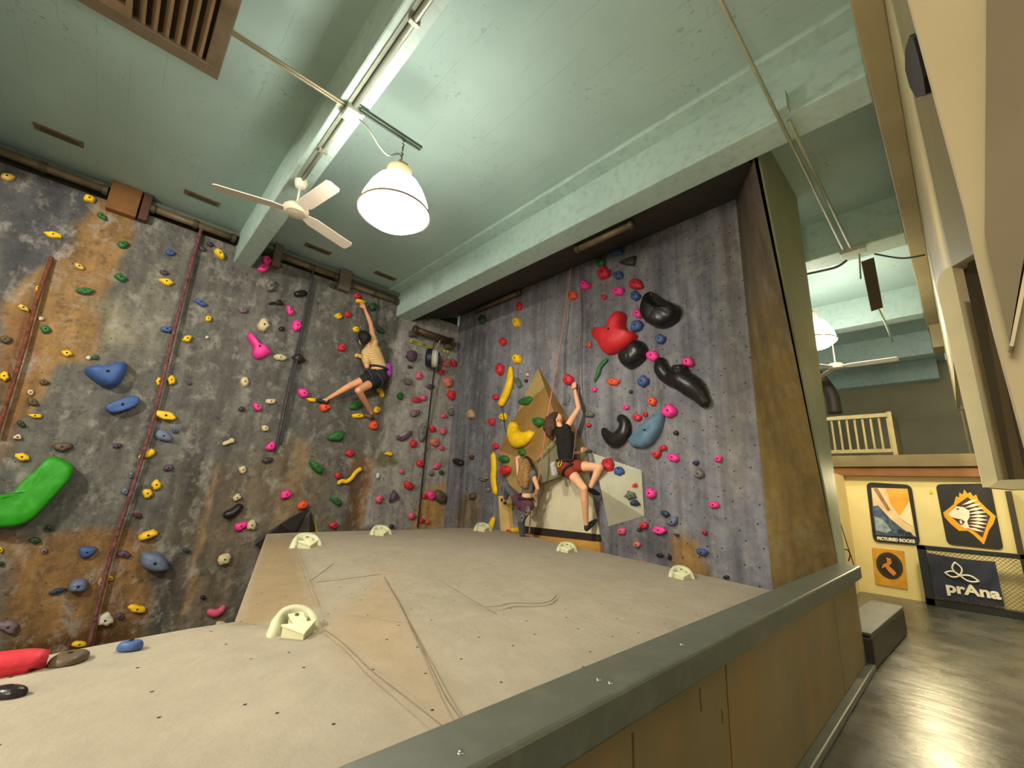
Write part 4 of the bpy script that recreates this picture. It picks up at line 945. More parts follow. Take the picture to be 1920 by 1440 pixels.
H_('L', 'yellow', 275, 854, 34, 20, -30, 'yellow horn hold across the second red rope', path=[(261, 858, 4), (268, 855, 5), (276, 852, 8), (287, 845, 7)])
H_('L', 'purple', 354, 718, 9, 7, 0, 'small dark dot hold right of the two ring-like yellow holds')
H_('L', 'biggreen', 60, 930, 140, 110, 0, 'huge bright green tube hold at the left photo edge', ht=.34, boxy=True, rough=.04, bolt=False, poly=chaikin([(-40, 928), (0, 937), (26, 926), (48, 900), (72, 880), (92, 858), (108, 856), (133, 868), (141, 881), (130, 903), (94, 942), (64, 974), (36, 985), (0, 987), (-40, 980)], 1))
H_('L', 'purple', 316, 877, 18, 11, -12, 'purple hold right of the yellow horn')
H_('L', 'yellow', 293, 909, 20, 20, 0, 'upper of two touching round yellow holds right of the second red rope')
H_('L', 'yellow', 276, 925, 19, 18, 0, 'lower of two touching round yellow holds right of the second red rope')
H_('L', 'greyblue', 246, 891, 10, 11, 0, 'tiny grey-blue hold under the yellow horn on the second red rope')
H_('L', 'greyblue', 235, 921, 14, 12, 0, 'small grey-blue hold left of the lower round yellow hold')
H_('L', 'maroon', 258, 966, 17, 9, 10, 'small maroon star hold in the middle above the long yellow hold')
H_('L', 'yellow', 277, 1003, 40, 15, -20, 'long yellow hold at the top of the lower orange paint', ht=.1)
H_('L', 'darkgreen', 94, 990, 17, 11, 20, 'dark green hold below the right of the huge green tube')
H_('L', 'darkgreen', 66, 1013, 22, 12, 8, 'dark green hold at the top of the lower orange paint')
H_('L', 'mauve', 83, 1033, 13, 9, -20, 'faint mauve hold on the lower orange paint left of the blue one')
H_('L', 'blue', 165, 1035, 37, 23, 0, 'blue chunky hold on the lower orange paint', poly=chaikin([(147, 1025), (166, 1024), (185, 1026), (176, 1040), (160, 1047), (149, 1045)], 1))
H_('L', 'purple', 233, 1039, 25, 14, 3, 'purple oval hold on the lower orange paint beside the second red rope')
H_('L', 'greyblue', 288, 1053, 58, 38, 20, 'large grey-blue boulder-like hold at the edge of the lower orange paint', ht=.22, irr=.2)
H_('L', 'darkblue', 349, 1032, 14, 9, 10, 'tiny dark blue hold right of the large grey-blue boulder hold')
H_('L', 'darkblue', 108, 1108, 31, 10, -14, 'thin dark blue hold low on the orange paint')
H_('L', 'greyblue', 147, 1097, 38, 24, -20, 'grey-blue oval hold low on the orange paint beside a thin dark one', ht=.13)
H_('L', 'yellow', 207, 1084, 10, 9, 0, 'tiny yellow knob low beside the second red rope')
H_('L', 'tan', 190, 1092, 12, 20, 10, 'tan knob low on the second red rope')
H_('L', 'yellow', 257, 1141, 33, 16, 4, 'yellow oval hold at the right edge of the lower orange paint')
H_('L', 'black', 381, 1120, 11, 8, 0, 'tiny black star hold above the pink crescent near the deck')
H_('L', 'yellow', 1, 1031, 10, 10, 0, 'sliver of a yellow hold at the left photo edge below the green tube')
H_('L', 'darkgreen', 2, 1057, 12, 9, 0, 'sliver of a dark green hold at the left photo edge')
H_('L', 'mauve', 18, 1174, 42, 22, 8, 'mauve lumpy hold low at the left photo edge', irr=.6)
H_('L', 'white', 197, 1162, 34, 22, -8, 'whitish lumpy hold low beside a purple one above the deck', irr=.5)
H_('L', 'purple', 225, 1155, 17, 13, 0, 'purple hold low beside a whitish lumpy one above the deck')
H_('L', 'yellow', 149, 1207, 33, 12, -6, 'yellow hold lowest on the left wall, touching the deck edge')
H_('L', 'softpink', 405, 1144, 36, 20, -25, 'pink crescent hold low on the left wall just above the deck', path=[(390, 1145, 6), (402, 1149, 8), (413, 1145, 7), (419, 1135, 5)])
H_('L', 'cream', 414, 1169, 20, 10, 0, 'cream hold peeking over the deck edge')
# ---- deck holds
H_('S', 'red', 28, 1250, 0, 0, 0, 'red long deck hold at the left photo edge', path=[(-70, 1275, 17), (-10, 1264, 16), (40, 1256, 15), (72, 1252, 13)], flat=.75)
H_('S', 'brown', 127, 1239, 80, 18, -13, 'brown-grey dish hold on the deck beside the red one', irr=.1, ht=.03)
H_('S', 'blue', 243, 1216, 50, 9, -6, 'blue flat hold on the deck edge', irr=.1, ht=.035)
H_('S', 'black', 12, 1304, 76, 15, -6, 'black dish hold on the deck at the left photo edge', irr=.1, ht=.03)
# ---- left wall, middle
H_('L', 'yellow', 410, 477, 23, 22, 0, 'square yellow hold just left of the first beam end', poly=chaikin([(399, 473), (405, 466), (413, 470), (421, 480), (419, 489), (410, 484)], 1))
H_('L', 'pink', 500, 489, 20, 16, 35, 'upper lobe of the double pink hold right of the beam end')
H_('L', 'pink', 493, 503, 19, 14, -5, 'lower lobe of the double pink hold right of the beam end')
H_('L', 'grey', 506, 537, 20, 27, 0, 'grey lumpy hold below the double pink hold', irr=.7, rough=.6)
H_('L', 'black', 563, 551, 26, 14, 5, 'black four-sided hold beside the top of the dark rope', poly=chaikin([(550, 549), (558, 545), (572, 544), (576, 554), (565, 557), (552, 557)], 1))
H_('L', 'black', 510, 569, 14, 6, -5, 'left small part of the black bow-tie pair of holds')
H_('L', 'black', 524, 567, 14, 11, 0, 'right triangular part of the black bow-tie pair of holds', poly=[(514, 570), (520, 563), (525, 562), (531, 572), (522, 572)])
H_('L', 'pink', 543, 582, 15, 21, -10, 'upper pink hold left of the dark rope', poly=chaikin([(536, 574), (540, 572), (551, 585), (549, 590), (540, 592)], 1))
H_('L', 'pink', 555, 611, 19, 21, 35, 'lower pink hold left of the dark rope')
H_('L', 'mauve', 455, 582, 17, 12, 10, 'faint mauve hold below the beam end')
H_('L', 'cream', 493, 611, 21, 24, 0, 'cream square hold above the big pink fish-shaped hold', ht=.12)
H_('L', 'black', 528, 617, 14, 8, 8, 'small shiny black hold right of the cream square hold')
H_('L', 'pink', 484, 650, 46, 50, 0, 'big pink fish-shaped hold on the left wall', ht=.15, poly=chaikin([(462, 626), (469, 624), (480, 639), (488, 648), (496, 647), (502, 655), (509, 663), (496, 670), (484, 675), (475, 671), (472, 662), (475, 652), (467, 641)], 1), rough=.05)
H_('L', 'cream', 525, 671, 25, 13, 14, 'cream oval hold beside the tail of the big pink hold')
H_('L', 'black', 559, 673, 27, 21, 0, 'black pentagon hold on the dark rope', poly=[(547, 670), (555, 663), (561, 664), (573, 677), (563, 681), (553, 682)])
H_('L', 'cream', 458, 716, 16, 17, 0, 'round cream hold below the big pink fish-shaped hold')
H_('L', 'yellow', 634, 593, 14, 10, 20, 'small yellow hold left of a small red disc near the reaching arm')
H_('L', 'red', 651, 590, 12, 12, 0, 'small dark red disc hold beside a small yellow one left of the reaching arm')
H_('L', 'red', 669, 555, 13, 10, 10, 'dark red hold highest above the reaching hand')
H_('L', 'yellow', 675, 566, 19, 7, 15, 'yellow edge hold gripped by the reaching climber', ht=.07)
H_('L', 'darkgreen', 698, 576, 15, 14, 0, 'dim green hold right of the reaching hand')
H_('L', 'yellow', 667, 618, 13, 11, 40, 'yellow hold beside the head of the climber in the patterned shirt')
H_('L', 'red', 640, 652, 16, 14, -20, 'red hold left of the climber in the patterned shirt')
H_('L', 'yellow', 669, 667, 9, 8, 0, 'small yellow hold at the bent left hand of the patterned-shirt climber')
H_('L', 'darkgreen', 711, 618, 20, 10, 38, 'dark green hold right of the reaching shoulder')
H_('L', 'darkgrey', 623, 537, 14, 8, 35, 'dark grey hold under the bracket between the pipes')
H_('L', 'pink', 567, 738, 20, 18, 25, 'pink hold above the outstretched foot of the left climber')
H_('L', 'yellow', 586, 750, 24, 7, 8, 'yellow edge hold under the outstretched toe')
H_('L', 'orange', 608, 764, 22, 15, -15, 'orange-red hold just under the outstretched foot')
H_('L', 'pink', 482, 763, 20, 17, 0, 'pink angular hold left of the dark rope in mid wall', poly=chaikin([(474, 757), (478, 754), (484, 761), (493, 766), (485, 772), (475, 768)], 1))
H_('L', 'cream', 507, 753, 20, 11, -8, 'pale tan hold right of the pink angular hold')
H_('L', 'darkgrey', 453, 767, 13, 10, 0, 'dark grey hold left of the pink angular hold')
H_('L', 'green', 667, 760, 26, 13, -25, 'dim green hold behind the standing shin of the left climber')
H_('L', 'yellow', 671, 780, 22, 9, 3, 'yellow oval edge hold left of the standing foot')
H_('L', 'yellow', 706, 769, 15, 10, -45, 'yellow edge hold right of the standing foot')
H_('L', 'yellow', 711, 732, 12, 9, 20, 'upper lobe of the forked yellow hold under the shorts of the left climber', ht=.06)
H_('L', 'yellow', 715, 739, 8, 15, -15, 'lower fork of the forked yellow hold under the shorts of the left climber', ht=.06)
H_('L', 'orange', 699, 798, 15, 17, 25, 'orange-red hold below the standing foot')
H_('L', 'cream', 497, 803, 15, 11, 20, 'pinkish cream hold right of the long cream bone hold')
H_('L', 'cream', 430, 828, 26, 14, -25, 'long cream bone-shaped hold on the left wall', path=[(418, 833, 4), (428, 829, 4), (437, 825, 6)])
H_('L', 'pink', 506, 836, 21, 19, -20, 'pink triangular hold above a dark grey one', poly=chaikin([(495, 840), (503, 832), (510, 826), (516, 830), (514, 845), (500, 845)], 1))
H_('L', 'darkgrey', 501, 863, 20, 10, -10, 'dark grey hold below the pink triangular hold')
H_('L', 'cream', 455, 881, 14, 15, 0, 'round cream hold above the black two-lobed hold')
H_('L', 'green', 630, 818, 31, 19, -12, 'green hold right of the tan drip streak, highest of three')
H_('L', 'green', 592, 876, 29, 24, 30, 'green hold nearest the tan drip streak, middle of three', poly=chaikin([(578, 864), (584, 863), (596, 869), (606, 879), (603, 888), (594, 888), (582, 876)], 1))
H_('L', 'red', 655, 850, 16, 13, -22, 'red hold above the yellow squiggle')
H_('L', 'red', 633, 892, 13, 13, 0, 'round red hold at the left end of the yellow squiggle')
H_('L', 'yellow', 655, 893, 52, 40, 0, 'yellow squiggle hold like a bent stick', path=[(633, 907, 4), (640, 902, 4), (649, 903, 4), (659, 896, 4), (666, 886, 4), (677, 878, 4)])
H_('L', 'pink', 536, 927, 22, 15, -22, 'pink oval hold above the black long volume')
H_('L', 'cream', 443, 933, 17, 13, -20, 'cream knobbly hold sitting on top of the black two-lobed hold', irr=.6)
H_('L', 'black', 435, 957, 44, 26, -25, 'black two-lobed hold on the left wall', path=[(421, 965, 8), (432, 963, 10), (443, 955, 9), (449, 948, 7)], flat=1.0)
H_('L', 'orange', 567, 947, 21, 15, -30, 'orange-red hold at the peak of the black long volume')
H_('L', 'green', 629, 939, 27, 17, 25, 'green hold lowest of three, right of the black fin', poly=chaikin([(615, 932), (625, 932), (636, 935), (641, 943), (634, 950), (624, 942)], 1))
H_('L', 'pink', 450, 986, 25, 14, -20, 'pink bar hold beside a cream leaf-shaped hold')
H_('L', 'cream', 471, 985, 17, 20, 35, 'cream leaf-shaped hold right of a pink bar hold')
H_('L', 'cream', 420, 1048, 28, 19, -30, 'cream shell-shaped hold left of the deck corner')
H_('L', 'red', 625, 985, 16, 14, 5, 'red hold just above the back edge of the deck')
# ---- left wall, corner bay by the auto belay
H_('L', 'purple', 770, 668, 21, 20, 0, 'large dark purple lumpy hold left of the belay device', ht=.13, irr=.5)
H_('L', 'darkgrey', 768, 688, 9, 6, 20, 'tiny dark hold under the large purple lump')
H_('L', 'salmon', 837, 682, 15, 14, 0, 'brownish salmon hold right below the belay device')
H_('L', 'red', 850, 681, 9, 14, -15, 'dark red hold right of the belay device in the corner')
H_('L', 'red', 827, 698, 12, 10, -15, 'dark red hold directly below the belay device')
H_('L', 'softpink', 785, 705, 12, 13, 0, 'soft pink hold left of the belay strap, highest one')
H_('L', 'grey', 764, 716, 15, 11, 10, 'faint grey hold above the small green knob')
H_('L', 'salmon', 839, 717, 15, 19, -10, 'salmon oval hold right of the belay strap')
H_('L', 'red', 845, 741, 15, 18, -20, 'red pointed hold right of the belay strap near the corner')
H_('L', 'purple', 806, 725, 14, 9, 10, 'purple-grey hold on the belay strap')
H_('L', 'green', 750, 743, 12, 14, 0, 'small green knob right of the left climber')
H_('L', 'red', 780, 750, 15, 11, 5, 'red hold left of a pink one beside the belay strap')
H_('L', 'softpink', 794, 746, 12, 10, -30, 'soft pink hold right of a red one beside the belay strap')
H_('L', 'mauve', 777, 774, 17, 13, -20, 'mauve hold left of the belay strap in mid height')
H_('L', 'softpink', 832, 780, 11, 9, 0, 'soft pink hold left of the grey-green half ball')
H_('L', 'greygreen', 846, 773, 17, 15, 0, 'grey-green half ball hold in the corner')
H_('L', 'red', 810, 804, 14, 13, 20, 'red three-sided hold on the belay strap', poly=chaikin([(803, 798), (808, 797), (817, 804), (815, 809), (807, 811)], 1))
H_('L', 'softpink', 830, 808, 10, 14, 15, 'soft pink hold right of the red three-sided one')
H_('L', 'purple', 757, 815, 28, 16, -30, 'purple crescent hold above the tan niche', path=[(744, 819, 4), (752, 823, 4), (762, 818, 4), (771, 809, 3)])
H_('L', 'grey', 790, 812, 14, 32, 5, 'tall grey craggy hold left of the belay strap', irr=.4, rough=.5)
H_('L', 'red', 774, 832, 13, 15, 15, 'pinkish red heart-like hold left of the belay strap')
H_('L', 'salmon', 814, 829, 17, 15, 0, 'round salmon hold right of the belay strap, lower one')
H_('L', 'softpink', 827, 840, 11, 10, 15, 'soft pink hold just below the round salmon one')
H_('L', 'red', 787, 869, 13, 14, 0, 'red hold beside the belay strap in the lower third')
H_('L', 'softpink', 818, 874, 15, 10, -35, 'soft pink slanted hold right of the belay strap, lower third')
H_('L', 'darkgreen', 827, 886, 8, 9, 0, 'tiny dark green hold under the soft pink slanted one')
H_('L', 'grey', 808, 888, 10, 8, 0, 'faint grey hold right of the belay strap, lower third')
H_('L', 'softpink', 752, 884, 9, 8, 0, 'tiny soft pink hold below the small yellow edge')
H_('L', 'yellow', 729, 851, 15, 7, 10, 'small flat yellow edge hold in the corner bay')
H_('L', 'white', 708, 892, 6, 11, 5, 'tiny white tag-like hold on the brown edge of the corner bay')
H_('L', 'red', 765, 911, 19, 18, 10, 'red heart-shaped hold in the corner bay', poly=chaikin([(756, 904), (760, 901), (766, 904), (771, 905), (775, 912), (768, 919), (758, 915)], 1))
H_('L', 'softpink', 710, 936, 12, 16, 25, 'pinkish red hold near the brown edge of the corner bay')
H_('L', 'purple', 738, 932, 19, 18, 0, 'purple triangular hold left of the red heart', poly=[(737, 918), (744, 926), (748, 933), (729, 942), (731, 930)])
H_('L', 'pink', 807, 929, 14, 15, 0, 'bright pink hold beside the brown boulder hold near the corner')
H_('L', 'red', 795, 931, 9, 9, 0, 'small red hold left of the bright pink one near the corner')
H_('L', 'brown', 823, 931, 20, 27, -20, 'brown boulder-like hold at the bottom of the corner')
H_('L', 'softpink', 771, 967, 12, 14, 20, 'faded red hold low in the corner bay')
H_('L', 'red', 790, 976, 12, 9, -30, 'red hold low on the tan paint of the corner bay')
H_('L', 'orange', 801, 979, 8, 7, 0, 'tiny orange hold low on the tan paint of the corner bay')
H_('L', 'darkgrey', 734, 987, 9, 9, 0, 'dark grey knob just behind the deck edge anchor')
# ---- right wall, left part
H_('R', 'black', 861, 867, 18, 13, 15, 'black half ball hold near the inner corner', ht=.12)
H_('R', 'maroon', 886, 858, 7, 9, 0, 'tiny dark maroon hold right of the black half ball')
H_('R', 'brown', 887, 930, 13, 14, 0, 'brown knob low near the inner corner')
H_('R', 'grey', 907, 896, 17, 11, 10, 'grey lumpy hold left of the lower yellow strip', irr=.6)
H_('R', 'mauve', 917, 918, 9, 8, 0, 'tiny mauve hold left of the foot of the lower yellow strip')
H_('R', 'tan', 885, 777, 10, 18, 5, 'tan oval hold alone right of the inner corner at mid height')
H_('R', 'yellow', 923, 983, 14, 28, 15, 'yellow horn hold rising behind the deck anchor', path=[(928, 971, 4), (925, 980, 5), (921, 994, 7)])
H_('R', 'red', 930, 837, 11, 12, 0, 'dark red hold left of the brown pyramid corner')
H_('R', 'yellow', 928, 889, 12, 84, 0, 'long straight yellow strip hold below the brown pyramid corner', path=[(926, 850, 5), (928, 875, 6), (927, 900, 6), (931, 926, 5)], flat=.6)
H_('R', 'red', 944, 642, 11, 15, 0, 'dark red hold above another at the left of the yellow banana hold')
H_('R', 'yellow', 971, 605, 12, 17, 0, 'yellow hold below a dark red one near the corner pipe')
H_('R', 'yellow', 971, 673, 15, 17, 0, 'yellow hold right above the tip of the yellow banana hold')
H_('R', 'red', 940, 693, 14, 23, 5, 'tall dark red hold left of the yellow banana hold tip')
H_('R', 'yellow', 951, 724, 28, 84, 0, 'long curved yellow banana hold left of the brown pyramid', path=[(958, 688, 3), (959, 705, 6), (957, 722, 7), (949, 744, 7), (940, 760, 6)], flat=.7)
H_('R', 'greygreen', 973, 718, 9, 22, -25, 'grey-green leaf hold between the banana hold and the pyramid')
H_('R', 'red', 930, 745, 12, 11, 20, 'dark red hold left of the foot of the banana hold')
H_('R', 'yellow', 945, 782, 13, 14, 0, 'small yellow hold crossed by a dark strap below the banana hold')
H_('R', 'red', 923, 791, 12, 13, 10, 'dark red hold left of the small yellow one on the dark strap')
H_('R', 'red', 975, 575, 9, 16, 0, 'dark red hold near the corner pipe')
H_('R', 'darkgreen', 906, 600, 11, 19, 8, 'dim dark green hold high in the inner corner')
H_('R', 'yellow', 989, 530, 14, 21, 22, 'dim yellow hold highest on the right wall under the beam')
H_('R', 'cream', 990, 703, 6, 6, 0, 'tiny cream dot hold left of the pyramid tip')
H_('R', 'maroon', 987, 714, 6, 7, 0, 'tiny maroon dot hold left of the pyramid tip')
# ---- brown pyramid
H_('B', 'green', 987, 753, 25, 13, -28, 'green leaf hold high on the brown pyramid')
H_('B', 'green', 1013, 792, 19, 23, 0, 'green shield hold on the brown pyramid beside the pink rope', poly=chaikin([(1003, 787), (1013, 783), (1022, 786), (1021, 796), (1013, 803), (1006, 798)], 1))
H_('B', 'yellow', 980, 814, 50, 46, 0, 'large yellow C-shaped hold on the brown pyramid', path=[(969, 797, 9), (967, 812, 10), (975, 825, 11), (988, 824, 9), (1001, 813, 6)], flat=.7)
H_('B', 'green', 981, 849, 14, 14, 0, 'green hold under the raised hand of the grey-clad climber')
H_('C', 'green', 945, 860, 18, 13, 20, 'green hold left on the lower brown pyramid edge')
H_('C', 'red', 950, 882, 18, 20, 25, 'red oval hold left of the grey-clad climber')
H_('R', 'yellow', 957, 957, 14, 26, 15, 'yellow hold under the foot of the grey-clad climber', path=[(959, 946, 6), (957, 955, 5), (954, 967, 3)])
H_('R', 'red', 962, 998, 12, 18, 0, 'red hold on the cream edge post at the deck', poly=chaikin([(960, 988), (968, 1002), (955, 1004)], 1), ht=.16)
H_('R', 'yellow', 970, 994, 8, 10, 0, 'yellow hold beside a red one at the foot of the cream edge post', ht=.16)
# ---- right wall, top right
H_('R', 'red', 1101, 483, 16, 13, 0, 'dim red hold nearest the right wall pipe')
H_('R', 'green', 1128, 493, 18, 17, -20, 'green hold high on the right wall above a big red one')
H_('R', 'red', 1134, 512, 19, 26, 18, 'red oval hold directly under the high green one')
H_('R', 'blue', 1158, 473, 25, 16, -15, 'blue hold highest on the right wall near the pipe')
H_('R', 'darkgrey', 1180, 491, 31, 17, -10, 'dark grey fin hold high on the right wall', poly=[(1163, 494), (1180, 485), (1194, 481), (1190, 499), (1175, 498)])
H_('R', 'blue', 1161, 517, 18, 15, -15, 'blue hold below the dark grey fin')
H_('R', 'pink', 1099, 535, 16, 18, 0, 'pink hold right of the orange one near the rope top')
H_('R', 'red', 1195, 534, 28, 19, 0, 'red three-sided hold above a blue one at the upper right', poly=chaikin([(1181, 534), (1186, 525), (1198, 523), (1205, 530), (1208, 543), (1184, 543)], 1))
H_('R', 'pink', 1160, 547, 22, 16, -10, 'pink oval hold left of the red three-sided one')
H_('R', 'orange', 1075, 555, 17, 15, 0, 'orange hold nearest the top of the pink rope')
H_('R', 'red', 1133, 557, 11, 9, 10, 'small red hold between the orange and the pink oval holds')
H_('R', 'blue', 1193, 556, 17, 17, 0, 'blue hold directly below the red three-sided one')
H_('R', 'black', 1242, 585, 70, 74, 0, 'big black half-moon hold at the upper right', ht=.26, poly=chaikin([(1224, 547), (1237, 558), (1254, 567), (1271, 573), (1278, 584), (1274, 601), (1260, 612), (1242, 618), (1222, 612), (1210, 598), (1208, 585), (1214, 562)], 1), rough=.03, scoop=[(1222, 545), (1240, 556), (1258, 566), (1272, 571), (1266, 580), (1250, 585), (1236, 582), (1224, 572), (1219, 558)])
H_('R', 'pink', 1198, 589, 17, 17, 0, 'pink hold touching the left side of the black half-moon')
H_('R', 'blue', 1196, 612, 25, 20, -35, 'blue leaf hold between the big red and the black half-moon')
H_('R', 'bigred', 1156, 628, 80, 80, 0, 'huge red T-shaped hold on the right wall', ht=.24, poly=chaikin([(1164, 585), (1173, 587), (1176, 597), (1173, 612), (1180, 622), (1196, 626), (1196, 635), (1187, 648), (1170, 658), (1146, 667), (1135, 662), (1126, 645), (1116, 633), (1115, 624), (1122, 617), (1135, 622), (1146, 616), (1152, 604), (1157, 590)], 1), rough=.05)
H_('R', 'blue', 1240, 637, 19, 18, 0, 'blue hold below the black half-moon')
H_('R', 'black', 1192, 666, 50, 50, 0, 'black knob hold between the huge red hold and the long black one', ht=.24, poly=chaikin([(1200, 639), (1210, 643), (1217, 657), (1213, 672), (1200, 685), (1185, 693), (1173, 689), (1165, 674), (1169, 664), (1179, 658), (1189, 659), (1192, 645)], 1), rough=.05)
H_('R', 'pink', 1225, 668, 23, 18, 8, 'pink oval hold between the black knob and the long black hold')
H_('R', 'pink', 1291, 679, 22, 19, 10, 'pink hold right of the long black hold')
H_('R', 'black', 1275, 705, 100, 100, 0, 'long black wavy hold at the right, largest black one', path=[(1241, 675, 9), (1244, 693, 14), (1258, 709, 14), (1280, 714, 20), (1302, 728, 21), (1318, 746, 14), (1326, 760, 10)], flat=.9)
H_('R', 'black', 1280, 697, 26, 26, 0, 'black bump hold rising from the long black wavy hold', ht=.2)
H_('R', 'green', 1127, 693, 28, 44, 0, 'thin green snake-shaped hold right of the gripping hand', path=[(1140, 674, 3), (1131, 682, 4), (1125, 691, 4), (1122, 702, 4), (1115, 716, 2)])
H_('R', 'orange', 1106, 647, 10, 10, 0, 'tiny orange hold left of the huge red hold')
H_('R', 'red', 1068, 713, 17, 19, -10, 'dark red hold gripped by the climber in black', ht=.11)
H_('R', 'orange', 1151, 716, 21, 14, 0, 'orange oval hold right of the green snake')
H_('R', 'blue', 1208, 716, 23, 20, -25, 'blue leaf hold left of the long black wavy hold')
H_('R', 'pink', 1115, 731, 11, 9, 10, 'small pink hold right of the climber forearm')
H_('R', 'orange', 1224, 753, 18, 16, 10, 'orange hold under the long black wavy hold')
H_('R', 'pink', 1174, 764, 11, 10, 0, 'small pink hold above the black hook')
H_('R', 'pink', 1258, 771, 26, 25, 10, 'big pink hold at the tip of the large slate-blue leaf')
H_('R', 'red', 1196, 783, 17, 13, 10, 'red hold right of the black hook')
H_('R', 'red', 1211, 777, 10, 9, 0, 'small red hold just right of the red one by the black hook')
H_('R', 'skyblue', 1217, 806, 70, 70, 0, 'large slate-blue textured leaf hold', ht=.16, poly=[(1246, 773), (1247, 786), (1243, 802), (1236, 818), (1224, 834), (1207, 841), (1188, 838), (1180, 826), (1192, 814), (1206, 800), (1221, 788), (1236, 776)], rough=.5)
H_('R', 'black', 1163, 810, 56, 62, 0, 'black hook-shaped hold right of the climber in black', path=[(1163, 783, 7), (1173, 792, 10), (1172, 812, 13), (1154, 826, 13), (1140, 816, 9), (1132, 804, 4)], flat=.8)
H_('R', 'red', 1104, 797, 9, 8, 0, 'tiny red hold right of the shoulder of the climber in black')
H_('R', 'black', 1268, 812, 9, 9, 0, 'tiny black hold right of the slate-blue leaf')
H_('R', 'darkgrey', 1183, 735, 8, 7, 0, 'tiny dark hold between the orange oval and the blue leaf')
H_('R', 'red', 1244, 840, 16, 11, -18, 'red hold touching above the red heart below the slate-blue leaf')
H_('R', 'red', 1232, 853, 19, 17, 0, 'red heart-shaped hold below the slate-blue leaf', poly=chaikin([(1222, 848), (1232, 847), (1241, 845), (1240, 854), (1232, 862), (1225, 856)], 1))
H_('R', 'pink', 1264, 858, 23, 16, 25, 'pink hold right of the red heart')
H_('R', 'darkblue', 1305, 868, 13, 9, 5, 'small dark blue hold above a grey and black one')
H_('R', 'grey', 1312, 888, 21, 16, 30, 'grey and black chunky hold below the small dark blue one')
H_('R', 'pink', 1348, 861, 15, 13, 0, 'pink hold farthest right, upper of the right two')
H_('R', 'pink', 1221, 925, 18, 19, 0, 'pink pitted hold right of the pale pyramid')
H_('R', 'pink', 1339, 947, 19, 13, 5, 'pink hold farthest right, lower of the right two')
H_('R', 'greygreen', 1106, 777, 14, 13, 0, 'grey lumpy hold right of the upper arm of the climber in black', irr=.6)
H_('R', 'brown', 1090, 846, 16, 8, -22, 'brown peg-like hold behind the waist of the climber in black')
H_('R', 'darkgreen', 1106, 846, 8, 6, 0, 'tiny dark hold left of the pale pyramid top')
# ---- pale pyramid
H_('W1', 'red', 1141, 873, 23, 20, -12, 'shiny red hold at the knee of the climber in black', ht=.1)
H_('W1', 'blue', 1162, 885, 20, 15, 0, 'blue hold on the top face of the pale pyramid')
H_('W2', 'orange', 1190, 910, 12, 9, 0, 'small orange-red hold on the right face of the pale pyramid')
H_('W2', 'greygreen', 1181, 929, 22, 14, 15, 'grey rock-like hold on the right face of the pale pyramid', irr=.6, rough=.5)
H_('W2', 'darkblue', 1191, 944, 20, 12, 5, 'dark blue hold lowest on the right face of the pale pyramid')
# ---- right wall, bottom
H_('R', 'darkblue', 1248, 963, 17, 10, 20, 'thin dark blue hold above the slate triangular one')
H_('R', 'greyblue', 1261, 977, 22, 18, 0, 'slate triangular hold low on the right wall', poly=[(1270, 968), (1270, 980), (1264, 986), (1249, 980)])
H_('R', 'red', 1209, 985, 15, 14, 0, 'red round hold under the pale pyramid')
H_('R', 'pink', 1237, 994, 24, 14, 4, 'bright pink bar hold low on the right wall', boxy=True)
H_('R', 'softpink', 1167, 996, 16, 13, 0, 'faded red ledge hold under the pale pyramid')
H_('R', 'darkgrey', 1199, 993, 9, 8, 0, 'tiny dark hold left of the red round one under the pyramid')
H_('R', 'red', 1321, 998, 10, 9, 0, 'small dark red hold alone low on the right')
H_('R', 'salmon', 1195, 1021, 14, 11, 20, 'faded salmon hold low above the deck edge')
H_('R', 'blue', 1317, 1035, 21, 13, 15, 'blue hold beside the orange paint patch at the bottom')
H_('R', 'black', 1238, 1041, 12, 7, 5, 'small black hold left of the orange paint patch')
H_('R', 'black', 1256, 1045, 7, 9, 0, 'tiny black hold at the edge of the orange paint patch')
H_('R', 'softpink', 1207, 1056, 20, 12, 5, 'pink hold peeking over the deck edge on the right')
H_('R', 'black', 1362, 1082, 11, 8, 5, 'black hold lowest on the right wall near the rail')
H_('R', 'darkgrey', 1269, 1003, 7, 6, 0, 'tiny dark grey hold right of the bright pink bar')
